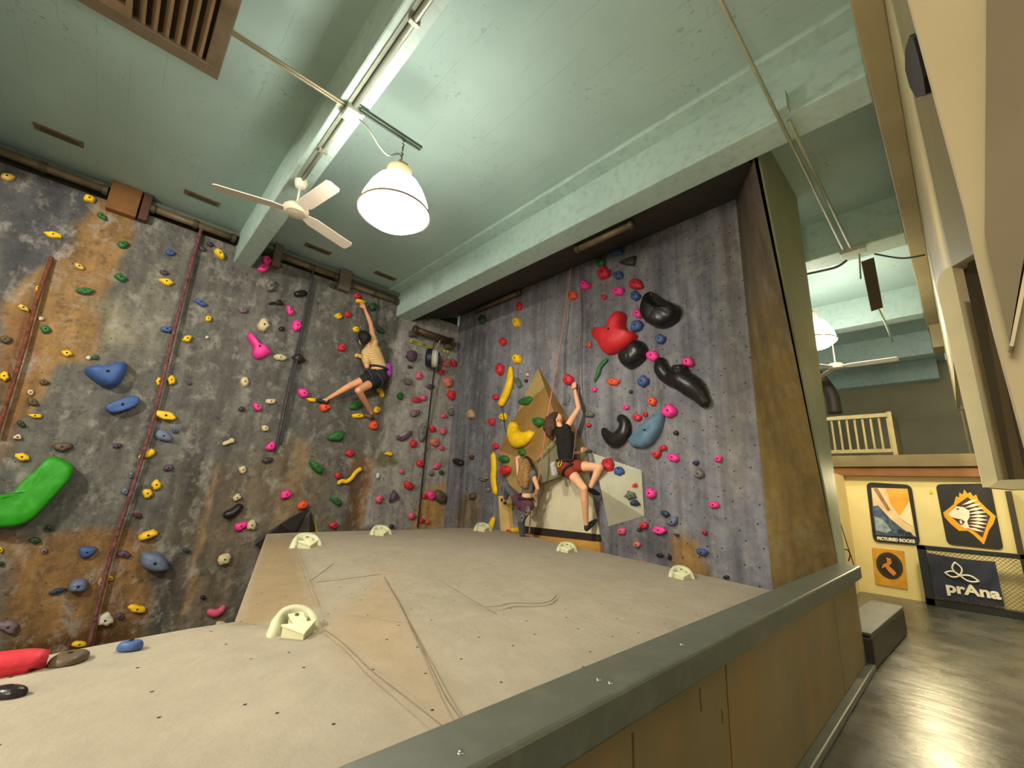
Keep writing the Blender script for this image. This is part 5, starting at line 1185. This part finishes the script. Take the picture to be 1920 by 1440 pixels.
# ================================================================ deck anchor brackets (half ring with an arrow plate)
AW = M('anchor_cream', (206, 204, 166), .5, .08, 5, .1)
APL = M('arrow_cream', (224, 222, 180), .5, .06, 5, .1)
def anchor(px, py, s, tip, label):
    c = onS(px, py); t = empty('deck_anchor', c, label, 'deck anchor', 'cream anchor brackets along the deck')
    f = (onS(*tip)-c).normalized(); r = Vector((-f.y, f.x, 0))
    # raised half bowl: wall with inner recess, open towards the arrow
    bm = B(); n = 22; R0, R1, Hh = .17*s, .105*s, .15*s; L = []
    for i in range(n+1):
        a = PI*(i/n)+PI/2-.15+.0; a = PI/2-.25+(PI+.5)*i/n
        d = f*math.cos(a)+r*math.sin(a); k = math.sin(PI*i/n)**.5 if 0 < i < n else 0.05
        L.append([bm.verts.new(c+d*R0*1.1+Vector((0, 0, -.01))), bm.verts.new(c+d*R0*.97+Vector((0, 0, Hh*k*.7))), bm.verts.new(c+d*(R0+R1)*.5+Vector((0, 0, Hh*k))), bm.verts.new(c+d*R1+Vector((0, 0, Hh*k*.85))), bm.verts.new(c+d*R1*.92+Vector((0, 0, -.01)))])
    for a, b in zip(L, L[1:]):
        for j in range(4): bm.faces.new((a[j], a[j+1], b[j+1], b[j]))
    bm.faces.new(L[0]); bm.faces.new(L[-1][::-1]); bmesh.ops.recalc_face_normals(bm, faces=bm.faces[:]); link('half_ring', bm, AW, t, smooth=True)
    bm = B(); q = [c+f*u*s+r*v*s+Vector((0, 0, h*s)) for u, v, h in ((-.05, -.05, .10), (-.05, .05, .10), (.09, .045, .07), (.07, .12, .07), (.21, .0, .03), (.07, -.12, .07), (.09, -.045, .07))]
    prism(bm, q, (0, 0, 1), .012*s); link('arrow_plate', bm, APL, t)
    bm = B(); q = [c+f*u*s+r*v*s+Vector((0, 0, h*s-.004)) for u, v, h in ((-.04, -.045, .09), (-.04, .045, .09), (.09, .045, .07), (.07, .11, .07), (.2, .0, .03), (.07, -.11, .07), (.09, -.045, .07))]
    prism(bm, q, (0, 0, -1), .085*s); link('arrow_base', bm, AW, t)
    link('bolt', lathe(B(), [(.014*s, .104*s), (.014*s, .116*s), (.006*s, .117*s)], c-f*.015*s, n=12), M('anchor_bolt', (110, 108, 84), .4, metal=.5), t)
anchor(574, 1025, 1.0, (606, 1045), 'cream anchor bracket at the deck corner near the left wall, beside the facet line')
anchor(714, 1003, .95, (742, 1019), 'cream anchor bracket on the back deck edge in front of the corner bay')
anchor(905, 995, .95, (923, 1007), 'cream anchor bracket at the far deck corner in front of the yellow horn hold')
anchor(1063, 1034, .80, (1070, 1048), 'cream anchor bracket in front of the pale pine plank')
anchor(1278, 1083, .70, (1288, 1098), 'cream anchor bracket nearest the rail in front of the orange paint patch')
anchor(553, 1184, .74, (584, 1215), 'largest cream anchor bracket in the foreground at the inner deck corner')
# ================================================================ ropes and straps
def rope(pts, r, m, label, cat='rope', name='climbing_rope', group=None):
    bm = B(); tube(bm, smooth_path(pts, 6), r, 8); return tag(link(name, bm, m, smooth=True), label, cat, group)
ROPE1 = M('rope_rust', (112, 64, 42), .9, .6, 22, .4); ROPE2 = M('rope_red', (112, 70, 68), .9, .6, 22, .4); ROPEP = M('rope_pink', (196, 128, 116), .85, .3, 40, .4); STR = M('strap_black', (40, 38, 40), .8, .2, 20, .2); ROPED = M('rope_dark', (62, 62, 66), .85, .3, 40, .3)
rope([L_(97, 482, .05), L_(70, 560, .09), L_(42, 660, .1), L_(14, 750, .1), L_(-6, 815, .1)], .024, ROPE1, 'rust-red rope hanging nearest the left photo edge', group='ropes on the left wall')
rope([L_(378, 428, .06), L_(352, 520, .09), L_(322, 640, .1), L_(290, 775, .1), L_(255, 895, .1), L_(225, 985, .1), L_(195, 1090, .1), L_(166, 1215, .1)], .026, ROPE2, 'red rope hanging down the left wall past the ring-like yellow holds', group='ropes on the left wall')
rope([L_(590, 497, .1), L_(577, 560, .09), L_(563, 640, .08), L_(552, 700, .07), L_(538, 770, .06), L_(525, 835, .05)], .022, ROPED, 'dark rope hanging left of the reaching climber over the black pentagon hold', group='ropes on the left wall')
rope([L_(583, 520, .05), L_(569, 600, .05), L_(548, 690, .05), L_(530, 770, .04), L_(515, 850, .03)], .012, ROPED, 'second thinner dark rope strand beside the thick dark rope', group='ropes on the left wall')
rope([L_(815, 688, .2), L_(811, 720, .15), L_(803, 790, .06), L_(797, 850, .05), L_(790, 920, .05), L_(783, 990, .05)], .018, STR, 'black strap hanging straight down from the drum-shaped belay device', 'strap', 'belay_strap')
rope([L_(709, 560, .1), L_(706, 600, .25), L_(704, 622, .36)], .009, ROPED, 'thin dark rope running up from the shoulder of the patterned-shirt climber', group='ropes on the left wall')
rope([R_(1073, 486, .12), R_(1065, 545, .14), R_(1052, 640, .2), R_(1040, 705, .4), R_(1033, 745, .55), R_(1024, 800, .62), R_(1016, 860, .6), R_(1008, 905, .5), R_(997, 950, .45), R_(992, 1003, .4)], .0105, ROPEP, 'pink rope running from the top of the right wall down to the grey-clad climber', group='ropes on the right wall')
rope([R_(1086, 478, .1), R_(1088, 540, .06), R_(1090, 600, .05), R_(1086, 700, .1), R_(1081, 800, .3), R_(1078, 830, .42), R_(1074, 862, .42)], .009, M('rope_mauve', (120, 96, 104), .85, .3, 40, .3), 'mauve rope running down to the waist of the climber in black', group='ropes on the right wall')
rope([R_(938, 752, .04), R_(944, 780, .1), R_(946, 800, .05), R_(949, 812, .03)], .008, STR, 'thin dark strap hanging over the foot of the yellow banana hold', 'strap', 'sling_strap')
rope([R_(1048, 815, .5), R_(1030, 838, .5), R_(1005, 864, .46)], .012, M('sling_tan', (176, 152, 112), .8), 'tan sling along the ridge of the brown pyramid', 'strap', 'sling_strap')
bm = B(); tube(bm, [R_(1055, 758, .02), R_(1064, 757, .05), R_(1067, 740, .05), R_(1066, 738, .0)], .006, 6); tag(link('wall_staple', bm, M('staple_grey', (92, 92, 90), .5, metal=.4)), 'small bent grey staple left of the forearm of the climber in black', 'staple')
# ================================================================ people: each body is ONE continuous remeshed surface
def capsule(bm, p0, r0, p1, r1, n=14):
    p0, p1 = Vector(p0), Vector(p1); d = p1-p0; L = d.length
    if L < 1e-6: d = Vector((0, 0, 1))
    d.normalize(); a, b = frame_of(d); rings = []
    st = [(p0, r0, t) for t in (-80, -50, -20)]+[(p1, r1, t) for t in (20, 50, 80)]
    for p, r, t in st:
        t = math.radians(t); c = p+d*(r*math.sin(t)); rr = r*math.cos(t)
        rings.append([bm.verts.new(c+a*(rr*math.cos(2*PI*i/n))+b*(rr*math.sin(2*PI*i/n))) for i in range(n)])
    for x, y in zip(rings, rings[1:]):
        for i in range(n): bm.faces.new((x[i], x[(i+1) % n], y[(i+1) % n], y[i]))
    bm.faces.new(rings[0][::-1]); bm.faces.new(rings[-1])
def skin(name, segs, m, parent=None, vox=.011, smooth_it=6, origin=None):
    bm = B()
    for s in segs: capsule(bm, *s)
    me = bpy.data.meshes.new('tmp'); bm.to_mesh(me); bm.free(); o = bpy.data.objects.new('tmp', me); COL.objects.link(o)
    md = o.modifiers.new('r', 'REMESH'); md.mode = 'VOXEL'; md.voxel_size = vox; md.use_smooth_shade = True
    sm = o.modifiers.new('s', 'SMOOTH'); sm.factor = .5; sm.iterations = smooth_it
    dg = bpy.context.evaluated_depsgraph_get(); m2 = bpy.data.meshes.new_from_object(o.evaluated_get(dg))
    bpy.data.objects.remove(o); bpy.data.meshes.remove(me)
    bm = B(); bm.from_mesh(m2); bpy.data.meshes.remove(m2)
    return link(name, bm, m, parent, smooth=True, origin=origin)
def chain(*pr):
    """(point, radius) pairs -> capsule list"""
    return [(a[0], a[1], b[0], b[1]) for a, b in zip(pr, pr[1:])]
def hand(wrist, grip, n, spread, thumb_side=1, k=1.0):
    """palm + four curled fingers + thumb; grip = knuckle point, n = towards the wall, spread = across the fingers"""
    w, g = Vector(wrist), Vector(grip); d = (g-w).normalized(); s = (spread-d*spread.dot(d)).normalized(); out = []
    pc = w+d*.05*k
    out += [(w, .028*k, pc, .036*k)]
    for i, (o, l) in enumerate(((-.033, .062), (-.011, .074), (.011, .070), (.032, .054))):
        kn = w+d*.095*k+s*o*k; out.append((pc+s*o*.7*k, .024*k, kn, .016*k))
        m1_ = kn+(d*.8+n*.35)*l*.55*k; t1 = m1_+(d*.25+n*.95)*l*.55*k
        out += [(kn, .014*k, m1_, .0125*k), (m1_, .0125*k, t1, .011*k)]
    tb = w+d*.03*k+s*.03*thumb_side*k; t1 = tb+(s*thumb_side*.75+d*.55+n*.2)*.042*k; t2 = t1+(d*.7+n*.6+s*thumb_side*.1)*.036*k
    out += [(tb, .02*k, t1, .015*k), (t1, .014*k, t2, .011*k)]
    return out
def shoe(name, heel, ball, toe, ankle, m, parent, k=1.0):
    h, b_, t_, a = Vector(heel), Vector(ball), Vector(toe), Vector(ankle)
    return skin(name, [(h, .036*k, b_, .042*k), (b_, .042*k, t_, .026*k), (h, .036*k, h.lerp(a, .45), .036*k), (h.lerp(b_, .5), .038*k, h.lerp(a, .5), .034*k)], m, parent, .011, 3)
def ell_mesh(bm, c, ax, n=12):
    c = Vector(c); vs = []
    bmesh.ops.create_uvsphere(bm, u_segments=n, v_segments=n//2+2, radius=1, matrix=Matrix.Translation(c) @ Matrix((ax[0], ax[1], ax[2])).transposed().to_4x4())
SKIN = M('skin', (226, 160, 118), .55, .06, 6, .05); SKIN2 = M('skin_pale', (236, 178, 138), .55, .06, 6, .05)
def A(px, py, d): return on(LW, px, py, d)
nL = Vector((-1, 0, 0)); nR = Vector((0, 1, 0))
# ---------------- climber in the patterned shirt on the left wall
hd = A(683, 634, .40)
pa = empty('person', A(703, 700, .35), 'person in cream patterned shirt and dark shorts reaching up on the left wall', 'person', 'climbers')
ne = A(692, 651, .38); shR, shL = A(701, 642, .34), A(686, 661, .36); ch = A(697, 664, .36); wa = A(708, 684, .36); pv = A(711, 700, .36)
elR, wrR = A(695, 607, .20), A(684, 579, .12); elL = A(688, 687, .40); wrL = A(679, 670, .18)
hpL, hpR = A(702, 704, .38), A(713, 709, .36)
knL, anL = A(657, 723, .30), A(619, 745, .14); knR, anR = A(672, 732, .62), A(694, 769, .24)
seg = chain((ne, .062), (hd, .062))+[(hd, .098, hd+Vector((-.03, 0, .03)), .098), (hd+Vector((-.05, -.02, -.03)), .075, hd+Vector((-.06, -.02, -.08)), .05)]
seg += [(hd+Vector((-.12, -.02, -.02)), .018, hd+Vector((-.125, -.02, -.045)), .02)]      # nose towards the wall
for sg in (-1, 1): seg += [(hd+Vector((0, .098*sg, .0)), .018, hd+Vector((.01, .1*sg, -.03)), .014)]   # ears
seg += chain((ne, .065), (ch, .12), (wa, .115), (pv, .125)); seg += [(shR, .075, ch, .11), (shL, .075, ch, .11), (shR, .07, shL, .07), (A(702, 662, .36), .1, A(711, 686, .36), .1)]
seg += chain((shR, .068), (shR.lerp(elR, .5), .056), (elR, .047), (elR.lerp(wrR, .3), .048), (wrR, .031)); seg += chain((shL, .066), (elL, .052), (wrL, .032))
seg += hand(wrR, A(676, 561, .06), nL, Vector((0, 1, .2)), -1, 1.12); seg += hand(wrL, A(670, 665, .07), nL, Vector((0, .3, 1)), 1, .9)
seg += chain((hpL, .11), (hpL.lerp(knL, .55), .092), (knL, .070), (knL.lerp(anL, .3), .066), (anL, .040)); seg += chain((hpR, .11), (hpR.lerp(knR, .6), .092), (knR, .072), (knR.lerp(anR, .3), .068), (anR, .040))
toeL, toeR = A(594, 750, .06), A(686, 779, .06); tR2 = A(703, 776, .08)
seg += [(anL, .036, A(612, 750, .14), .034), (A(612, 750, .14), .032, A(603, 750, .09), .026), (anR, .036, A(697, 775, .2), .034), (A(697, 775, .2), .03, A(700, 777, .11), .026)]
skin('body', seg, SKIN, pa, .0095)
# shirt with wavy stripes
m_, nt, bs = nodes('shirt_pattern'); tc = N(nt, 'ShaderNodeTexCoord').outputs['Object']
wv = N(nt, 'ShaderNodeTexWave', Scale=9, Distortion=6, Detail=2); wv.bands_direction = 'Z'; nt.links.new(tc, wv.inputs['Vector'])
nt.links.new(mixc(nt, ramp(nt, wv.outputs['Fac'], [(.30, 0), (.5, 1)]), s2l((176, 128, 66)), s2l((232, 202, 142))), bs.inputs['Base Color']); bs.inputs['Roughness'].default_value = .9
SHIRT = m_
sg = chain((ne+Vector((0, 0, -.05)), .08), (ch, .17), (wa, .172), (A(709, 689, .36), .178)); sg += [(shR, .09, ch, .13), (shL, .09, ch, .13), (shR, .085, shL, .085), (A(701, 660, .36), .155, A(710, 688, .36), .175), (shR, .085, shR.lerp(elR, .30), .072), (shL, .09, shL.lerp(elL, .62), .085)]
skin('shirt', sg, SHIRT, pa, .014)
SHORT = M('shorts_dark', (32, 36, 36), .85, .2, 8, .2)
sg = [(pv, .18, A(713, 707, .36), .185), (hpL, .15, hpL.lerp(knL, .42), .125), (hpR, .15, hpR.lerp(knR, .45), .12), (wa.lerp(pv, .6), .16, pv, .17)]
skin('shorts', sg, SHORT, pa, .015)
HARN = M('harness_navy', (52, 46, 72), .7, .15, 10, .2)
bm = B(); c0 = A(710, 691, .36); P = [c0+Vector((.185*math.cos(t), .195*math.sin(t), -.02*math.sin(t))) for t in [2*PI*i/24 for i in range(25)]]
tube(bm, P, .024, 8, cap=False); link('harness_belt', bm, HARN, pa, smooth=True)
for hp_, kn_ in ((hpL, knL), (hpR, knR)):
    c0 = hp_.lerp(kn_, .20); d = (kn_-hp_).normalized(); a, b = frame_of(d); bm = B()
    tube(bm, [c0+a*.156*math.cos(2*PI*i/20)+b*.156*math.sin(2*PI*i/20) for i in range(21)], .022, 8, cap=False); link('harness_loop', bm, HARN, pa, smooth=True)
cb_ = A(727, 693, .42)
skin('chalk_bag', [(cb_+Vector((0, .01, .07)), .08, cb_+Vector((0, .02, -.07)), .09)], M('bag_purple', (150, 52, 166), .8, .15, 8, .2), pa, .013)
skin('hair', [(hd+Vector((.015, 0, .02)), .132, hd+Vector((-.02, 0, .045)), .126), (hd+Vector((.04, 0, -.04)), .10, hd+Vector((.03, 0, -.07)), .085)], M('hair_black', (22, 18, 16), .6, .3, 30, .5), pa, .013)
SAND = M('shoe_dark', (38, 36, 38), .6, .15, 8, .2); SAND2 = M('shoe_tan', (124, 88, 62), .6, .15, 8, .2)
shoe('shoe', A(613, 754, .13), A(600, 751, .08), toeL, anL, SAND, pa, 1.1)
shoe('shoe', A(702, 777, .19), A(694, 781, .10), toeR, anR, SAND2, pa, 1.1)
# ---------------- climber in black on the right wall
def Bp(px, py, d): return on(RW, px, py, d)
hd = Bp(1043, 787, .46)
pb = empty('person', Bp(1062, 868, .4), 'person with long brown hair in black top and brick-red shorts climbing the right wall', 'person', 'climbers')
ne = Bp(1049, 799, .45); shR, shL = Bp(1062, 803, .40), Bp(1049, 812, .50); ch = Bp(1057, 822, .44); wa = Bp(1059, 848, .42); pv = Bp(1063, 868, .40)
elR, wrR = Bp(1085, 765, .22), Bp(1078, 730, .15)
elL, wrL = Bp(1070, 850, .36), Bp(1088, 848, .13)
hpR, hpL = Bp(1070, 873, .36), Bp(1063, 877, .44)
knR, anR = Bp(1124, 876, .30), Bp(1108, 912, .34); knL, anL = Bp(1095, 916, .44), Bp(1099, 984, .26)
up = Vector((.35, .55, .75)).normalized(); fw = Vector((.45, .75, .25)).normalized()
seg = chain((ne, .055), (hd, .06))+[(hd, .092, hd+Vector((.01, .02, .03)), .092), (hd+fw*.05+Vector((0, 0, -.03)), .07, hd+fw*.065+Vector((0, 0, -.075)), .045)]
seg += [(hd+fw*.105+Vector((0, 0, .0)), .016, hd+fw*.12+Vector((0, 0, -.02)), .018), (hd+fw*.10+Vector((0, 0, -.05)), .016, hd+fw*.10+Vector((0, 0, -.06)), .016)]
seg += [(hd+Vector((.07, -.06, -.01)), .017, hd+Vector((.07, -.06, -.035)), .014)]
seg += chain((ne, .06), (ch, .105), (wa, .095), (pv, .115)); seg += [(shR, .065, ch, .1), (shL, .065, ch, .1), (shR, .06, shL, .06)]
seg += chain((shR, .064), (shR.lerp(elR, .45), .058), (elR, .046), (elR.lerp(wrR, .3), .047), (wrR, .03)); seg += chain((shL, .055), (elL, .038), (wrL, .026))
seg += hand(wrR, Bp(1073, 709, .12), nR, Vector((1, 0, .25)), -1, 1.12); seg += hand(wrL, Bp(1097, 842, .05), nR, Vector((0, 0, 1)), 1, .9)
seg += chain((hpR, .098), (hpR.lerp(knR, .5), .088), (knR, .064), (knR.lerp(anR, .35), .062), (anR, .038)); seg += chain((hpL, .10), (hpL.lerp(knL, .5), .09), (knL, .062), (knL.lerp(anL, .3), .066), (anL, .038))
hR, bR, tR = Bp(1104, 917, .34), Bp(1114, 923, .22), Bp(1122, 926, .12); hLx, bL, tL = Bp(1100, 991, .26), Bp(1108, 983, .16), Bp(1117, 976, .08)
seg += [(anR, .034, hR, .034), (hR, .03, bR, .028), (anL, .034, hLx, .034), (hLx, .03, bL, .028)]
skin('body', seg, SKIN2, pb, .0095)
for sgn in (-1, 1):
    s_ = fw.cross(Vector((0, 0, 1))).normalized(); e_ = hd+fw*.112+s_*.034*sgn+Vector((0, 0, .02)); bm = B(); bmesh.ops.create_uvsphere(bm, u_segments=10, v_segments=8, radius=.011, matrix=Matrix.Translation(e_)); link('eye', bm, M('eye_dark', (40, 30, 26), .3), pb, smooth=True)
TOP = M('top_black', (26, 24, 23), .9, .2, 8, .3)
sg = chain((ne+Vector((0, 0, -.05)), .075), (ch, .145), (wa, .135), (pv, .140)); sg += [(shR, .085, ch, .13), (shL, .085, ch, .13), (shR, .078, shL, .078), (Bp(1065, 816, .42), .10, Bp(1066, 852, .42), .105)]
skin('top', sg, TOP, pb, .013)
SH2 = M('shorts_brick', (138, 52, 30), .85, .15, 8, .3)
sg = [(Bp(1062, 872, .40), .150, Bp(1064, 878, .40), .148), (hpR, .125, hpR.lerp(knR, .36), .105), (hpL, .12, hpL.lerp(knL, .25), .115)]
skin('shorts', sg, SH2, pb, .014)
bm = B(); c0 = Bp(1062, 864, .40); tube(bm, [c0+Vector((.16*math.cos(2*PI*i/24), .16*math.sin(2*PI*i/24), 0)) for i in range(25)], .02, 8, cap=False); link('harness_belt', bm, M('harness_dark', (48, 34, 34), .7), pb, smooth=True)
for hp_, kn_ in ((hpL, knL), (hpR, knR)):
    c0 = hp_.lerp(kn_, .12); d = (kn_-hp_).normalized(); a, b = frame_of(d); bm = B()
    tube(bm, [c0+a*.132*math.cos(2*PI*i/20)+b*.132*math.sin(2*PI*i/20) for i in range(21)], .017, 8, cap=False); link('harness_loop', bm, M('harness_dark', (48, 34, 34), .7), pb, smooth=True)
cb_ = Bp(1038, 880, .48); BAG = M('bag_white', (176, 172, 164), .8, .35, 22, .3)
skin('chalk_bag', [(cb_+Vector((-.01, 0, .075)), .062, cb_+Vector((.03, .0, -.07)), .068)], BAG, pb, .012)
bm = B(); cc = Bp(1050, 869, .56); tube(bm, [cc+Vector((.03*math.cos(t)+.02*math.sin(t), 0, .055*math.sin(t))) for t in [2*PI*i/14 for i in range(15)]], .009, 8, cap=False); link('carabiner', bm, M('carabiner_yellow', (232, 196, 40), .4), pb, smooth=True)
HB = M('hair_brown', (74, 44, 28), .6, .45, 26, .6)
sg = [(hd+Vector((-.03, -.04, .03)), .108, hd+Vector((-.02, -.02, .055)), .09), (hd+Vector((-.07, -.08, -.03)), .108, hd+Vector((-.085, -.11, -.14)), .098), (hd+Vector((-.085, -.11, -.14)), .098, hd+Vector((-.045, -.12, -.27)), .06), (hd+Vector((-.045, -.09, -.27)), .055, hd+Vector((-.0, -.09, -.35)), .025), (hd+Vector((-.0, -.10, -.05)), .07, hd+Vector((.02, -.1, -.16)), .05)]
skin('hair', sg, HB, pb, .013, 3)
bm = B(); c0 = wrR; d = (elR-wrR).normalized(); a, b = frame_of(d); tube(bm, [c0+a*.033*math.cos(2*PI*i/14)+b*.033*math.sin(2*PI*i/14) for i in range(15)], .009, 6, cap=False); link('wristband', bm, M('band_black', (36, 28, 30), .7), pb, smooth=True)
SHO = M('shoe_black', (34, 38, 38), .55, .15, 8, .2)
s1 = shoe('shoe', hR, bR, tR, anR, SHO, pb, 1.2)
bm = B(); tube(bm, smooth_path([hR+Vector((.02, -.035, .03)), hR.lerp(bR, .5)+Vector((.0, -.04, .0)), bR+Vector((.0, -.042, .01))], 4), .011, 6); link('shoe_trim', bm, M('shoe_mint', (104, 172, 150), .5), s1, smooth=True)
s2 = shoe('shoe', hLx, bL, tL, anL, SHO, pb, 1.2)
# ---------------- grey-clad climber behind the deck
hd = Bp(989, 872, .55)
pc = empty('person', Bp(986, 940, .55), 'person in grey top and maroon shorts with long light brown hair low behind the deck', 'person', 'climbers')
ne = Bp(990, 884, .55); shL, shR = Bp(981, 889, .55), Bp(999, 888, .56); ch = Bp(990, 902, .55); wa = Bp(989, 924, .54); pv = Bp(986, 940, .54)
elL, wrL = Bp(974, 898, .62), Bp(969, 862, .56); elR, wrR = Bp(1008, 915, .50), Bp(1003, 932, .40)
hpL, hpR = Bp(978, 946, .54), Bp(991, 947, .54)
knL, anL = Bp(952, 915, .40), Bp(947, 938, .30); knR, anR = Bp(977, 975, .62), Bp(980, 1012, .45)
seg = chain((ne, .055), (hd, .06))+[(hd, .09, hd+Vector((0, .02, .03)), .09), (hd+Vector((0, .05, -.03)), .065, hd+Vector((0, .065, -.07)), .045), (hd+Vector((0, .105, -.01)), .015, hd+Vector((0, .115, -.03)), .017)]
seg += chain((ne, .058), (ch, .10), (wa, .09), (pv, .11)); seg += [(shR, .06, ch, .1), (shL, .06, ch, .1), (shR, .058, shL, .058)]
seg += chain((shL, .052), (elL, .044), (elL.lerp(wrL, .3), .04), (wrL, .026)); seg += chain((shR, .052), (elR, .038), (wrR, .026))
seg += hand(wrL, Bp(971, 850, .44), nR, Vector((1, 0, .1)), 1, .9); seg += hand(wrR, Bp(1001, 942, .34), nR, Vector((1, 0, .1)), -1, .85)
seg += chain((hpL, .09), (knL, .06), (knL.lerp(anL, .35), .055), (anL, .036)); seg += chain((hpR, .09), (knR, .06), (knR.lerp(anR, .35), .055), (anR, .036))
seg += [(anL, .034, Bp(944, 942, .27), .034), (anR, .034, Bp(982, 1018, .42), .034)]
skin('body', seg, SKIN2, pc, .0105)
sg = chain((ne+Vector((0, 0, -.05)), .065), (ch, .118), (Bp(989, 918, .545), .108)); sg += [(shR, .07, ch, .11), (shL, .07, ch, .11), (shR, .066, shL, .066)]
skin('top', sg, M('top_grey', (112, 106, 104), .9, .15, 8, .2), pc, .014)
sg = [(pv, .125, Bp(985, 946, .54), .125), (hpL, .11, hpL.lerp(knL, .35), .092), (hpR, .108, hpR.lerp(knR, .35), .092)]
skin('shorts', sg, M('shorts_maroon', (92, 56, 68), .85, .2, 8, .3), pc, .014)
LEG = M('leggings_grey', (92, 90, 90), .85, .2, 10, .3)
skin('legging', [(hpL.lerp(knL, .45), .083, knL, .072), (knL, .072, knL.lerp(anL, .8), .05)], LEG, pc, .014)
skin('legging', [(hpR.lerp(knR, .45), .083, knR, .072), (knR, .072, anR, .05)], LEG, pc, .014)
bm = B(); c0 = Bp(986, 935, .54); tube(bm, [c0+Vector((.13*math.cos(2*PI*i/24), .13*math.sin(2*PI*i/24), 0)) for i in range(25)], .019, 8, cap=False); link('harness_belt', bm, M('harness_dark', (48, 34, 34), .7), pc, smooth=True)
HT = M('hair_light', (150, 112, 66), .6, .35, 24, .6)
sg = [(hd+Vector((0, -.03, .02)), .105, hd+Vector((0, -.01, .05)), .095), (hd+Vector((-.03, -.07, -.05)), .095, hd+Vector((-.04, -.10, -.26)), .085), (hd+Vector((.05, -.07, -.05)), .09, hd+Vector((.07, -.10, -.26)), .085), (hd+Vector((-.03, -.10, -.26)), .085, hd+Vector((.0, -.11, -.34)), .06), (hd+Vector((.07, -.10, -.26)), .085, hd+Vector((.07, -.11, -.36)), .06)]
skin('hair', sg, HT, pc, .014, 3)
bm = B(); tube(bm, smooth_path([hd+Vector((-.09, -.02, .02)), hd+Vector((-.05, -.04, .10)), hd+Vector((.03, -.05, .13)), hd+Vector((.1, -.03, .06)), hd+Vector((.13, -.02, -.03))], 4), .026, 8); link('hair_band', bm, M('hair_black', (22, 18, 16), .6), pc, smooth=True)
shoe('shoe', Bp(947, 943, .30), Bp(943, 940, .18), Bp(940, 936, .08), anL, SHO, pc, .9)
shoe('shoe', Bp(981, 1017, .45), Bp(984, 1020, .35), Bp(986, 1022, .25), anR, SHO, pc, .9)
cc = Bp(992, 960, .62); ST = M('gear_steel', (150, 148, 136), .35, .1, 6, .05, metal=.7)
for i, (dx, dz) in enumerate(((-.06, -.02), (.0, .0), (.07, -.03), (-.10, -.12), (.05, .04))):
    bm = B(); c0 = cc+Vector((dx, -.02*i, dz)); tube(bm, [c0+Vector((.022*math.cos(t), .012*math.sin(t*2), .05*math.sin(t))) for t in [2*PI*j/12 for j in range(13)]], .007, 6, cap=False); link('carabiner', bm, ST, pc, smooth=True)
# ================================================================ light
def pt(name, loc, e, col, r):
    ld = bpy.data.lights.new(name, 'POINT'); ld.energy = e; ld.color = col; ld.shadow_soft_size = r
    o = bpy.data.objects.new(name, ld); COL.objects.link(o); o.location = loc; return o
def spot(name, loc, aim, e, col, r, deg):
    ld = bpy.data.lights.new(name, 'SPOT'); ld.energy = e; ld.color = col; ld.shadow_soft_size = r; ld.spot_size = math.radians(deg); ld.spot_blend = .35
    o = bpy.data.objects.new(name, ld); COL.objects.link(o); o.location = loc; o.rotation_euler = (Vector(aim)-Vector(loc)).to_track_quat('-Z', 'Y').to_euler(); return o
spot('lamp_light_left_bay', (-3.0, -3.6, 4.7), (-7, 0, 0), 1100, (1, .94, .82), .25, 120)
spot('lamp_light_lobby', (.1, 8.0, 4.7), (-.2, 9.6, 0), 1050, (1, .86, .56), .35, 100)
spot('girder_fill_light', (-.3, 3.0, 2.6), (.0, 3.9, 5.3), 36, (1, .86, .58), .3, 95)  # added spot that brightens the girder from below, no lamp stands here
pt('unseen_light_right', (2.6, 3.5, 2.6), 120, (1, .86, .60), .3)  # unseen warm light off to the right, without a fixture
spot('floor_glare_light', (-.75, 9.4, 2.0), (-.45, 5.0, 0), 120, (1, .84, .48), .15, 60)  # added spot without fixture that makes the glare on the floor
pt('camera_fill_light', (-.15, -2.4, 2.4), 230, (1, .90, .70), .4)  # added fill behind the camera for the girder, end board and near wall
w = bpy.data.worlds.new('world'); bpy.context.scene.world = w; w.use_nodes = True
w.node_tree.nodes['Background'].inputs[0].default_value = (.9, .88, .80, 1); w.node_tree.nodes['Background'].inputs[1].default_value = .45
sc = bpy.context.scene
sc.view_settings.view_transform = 'Standard'; sc.view_settings.look = 'None'; sc.view_settings.exposure = .3; sc.view_settings.gamma = 1
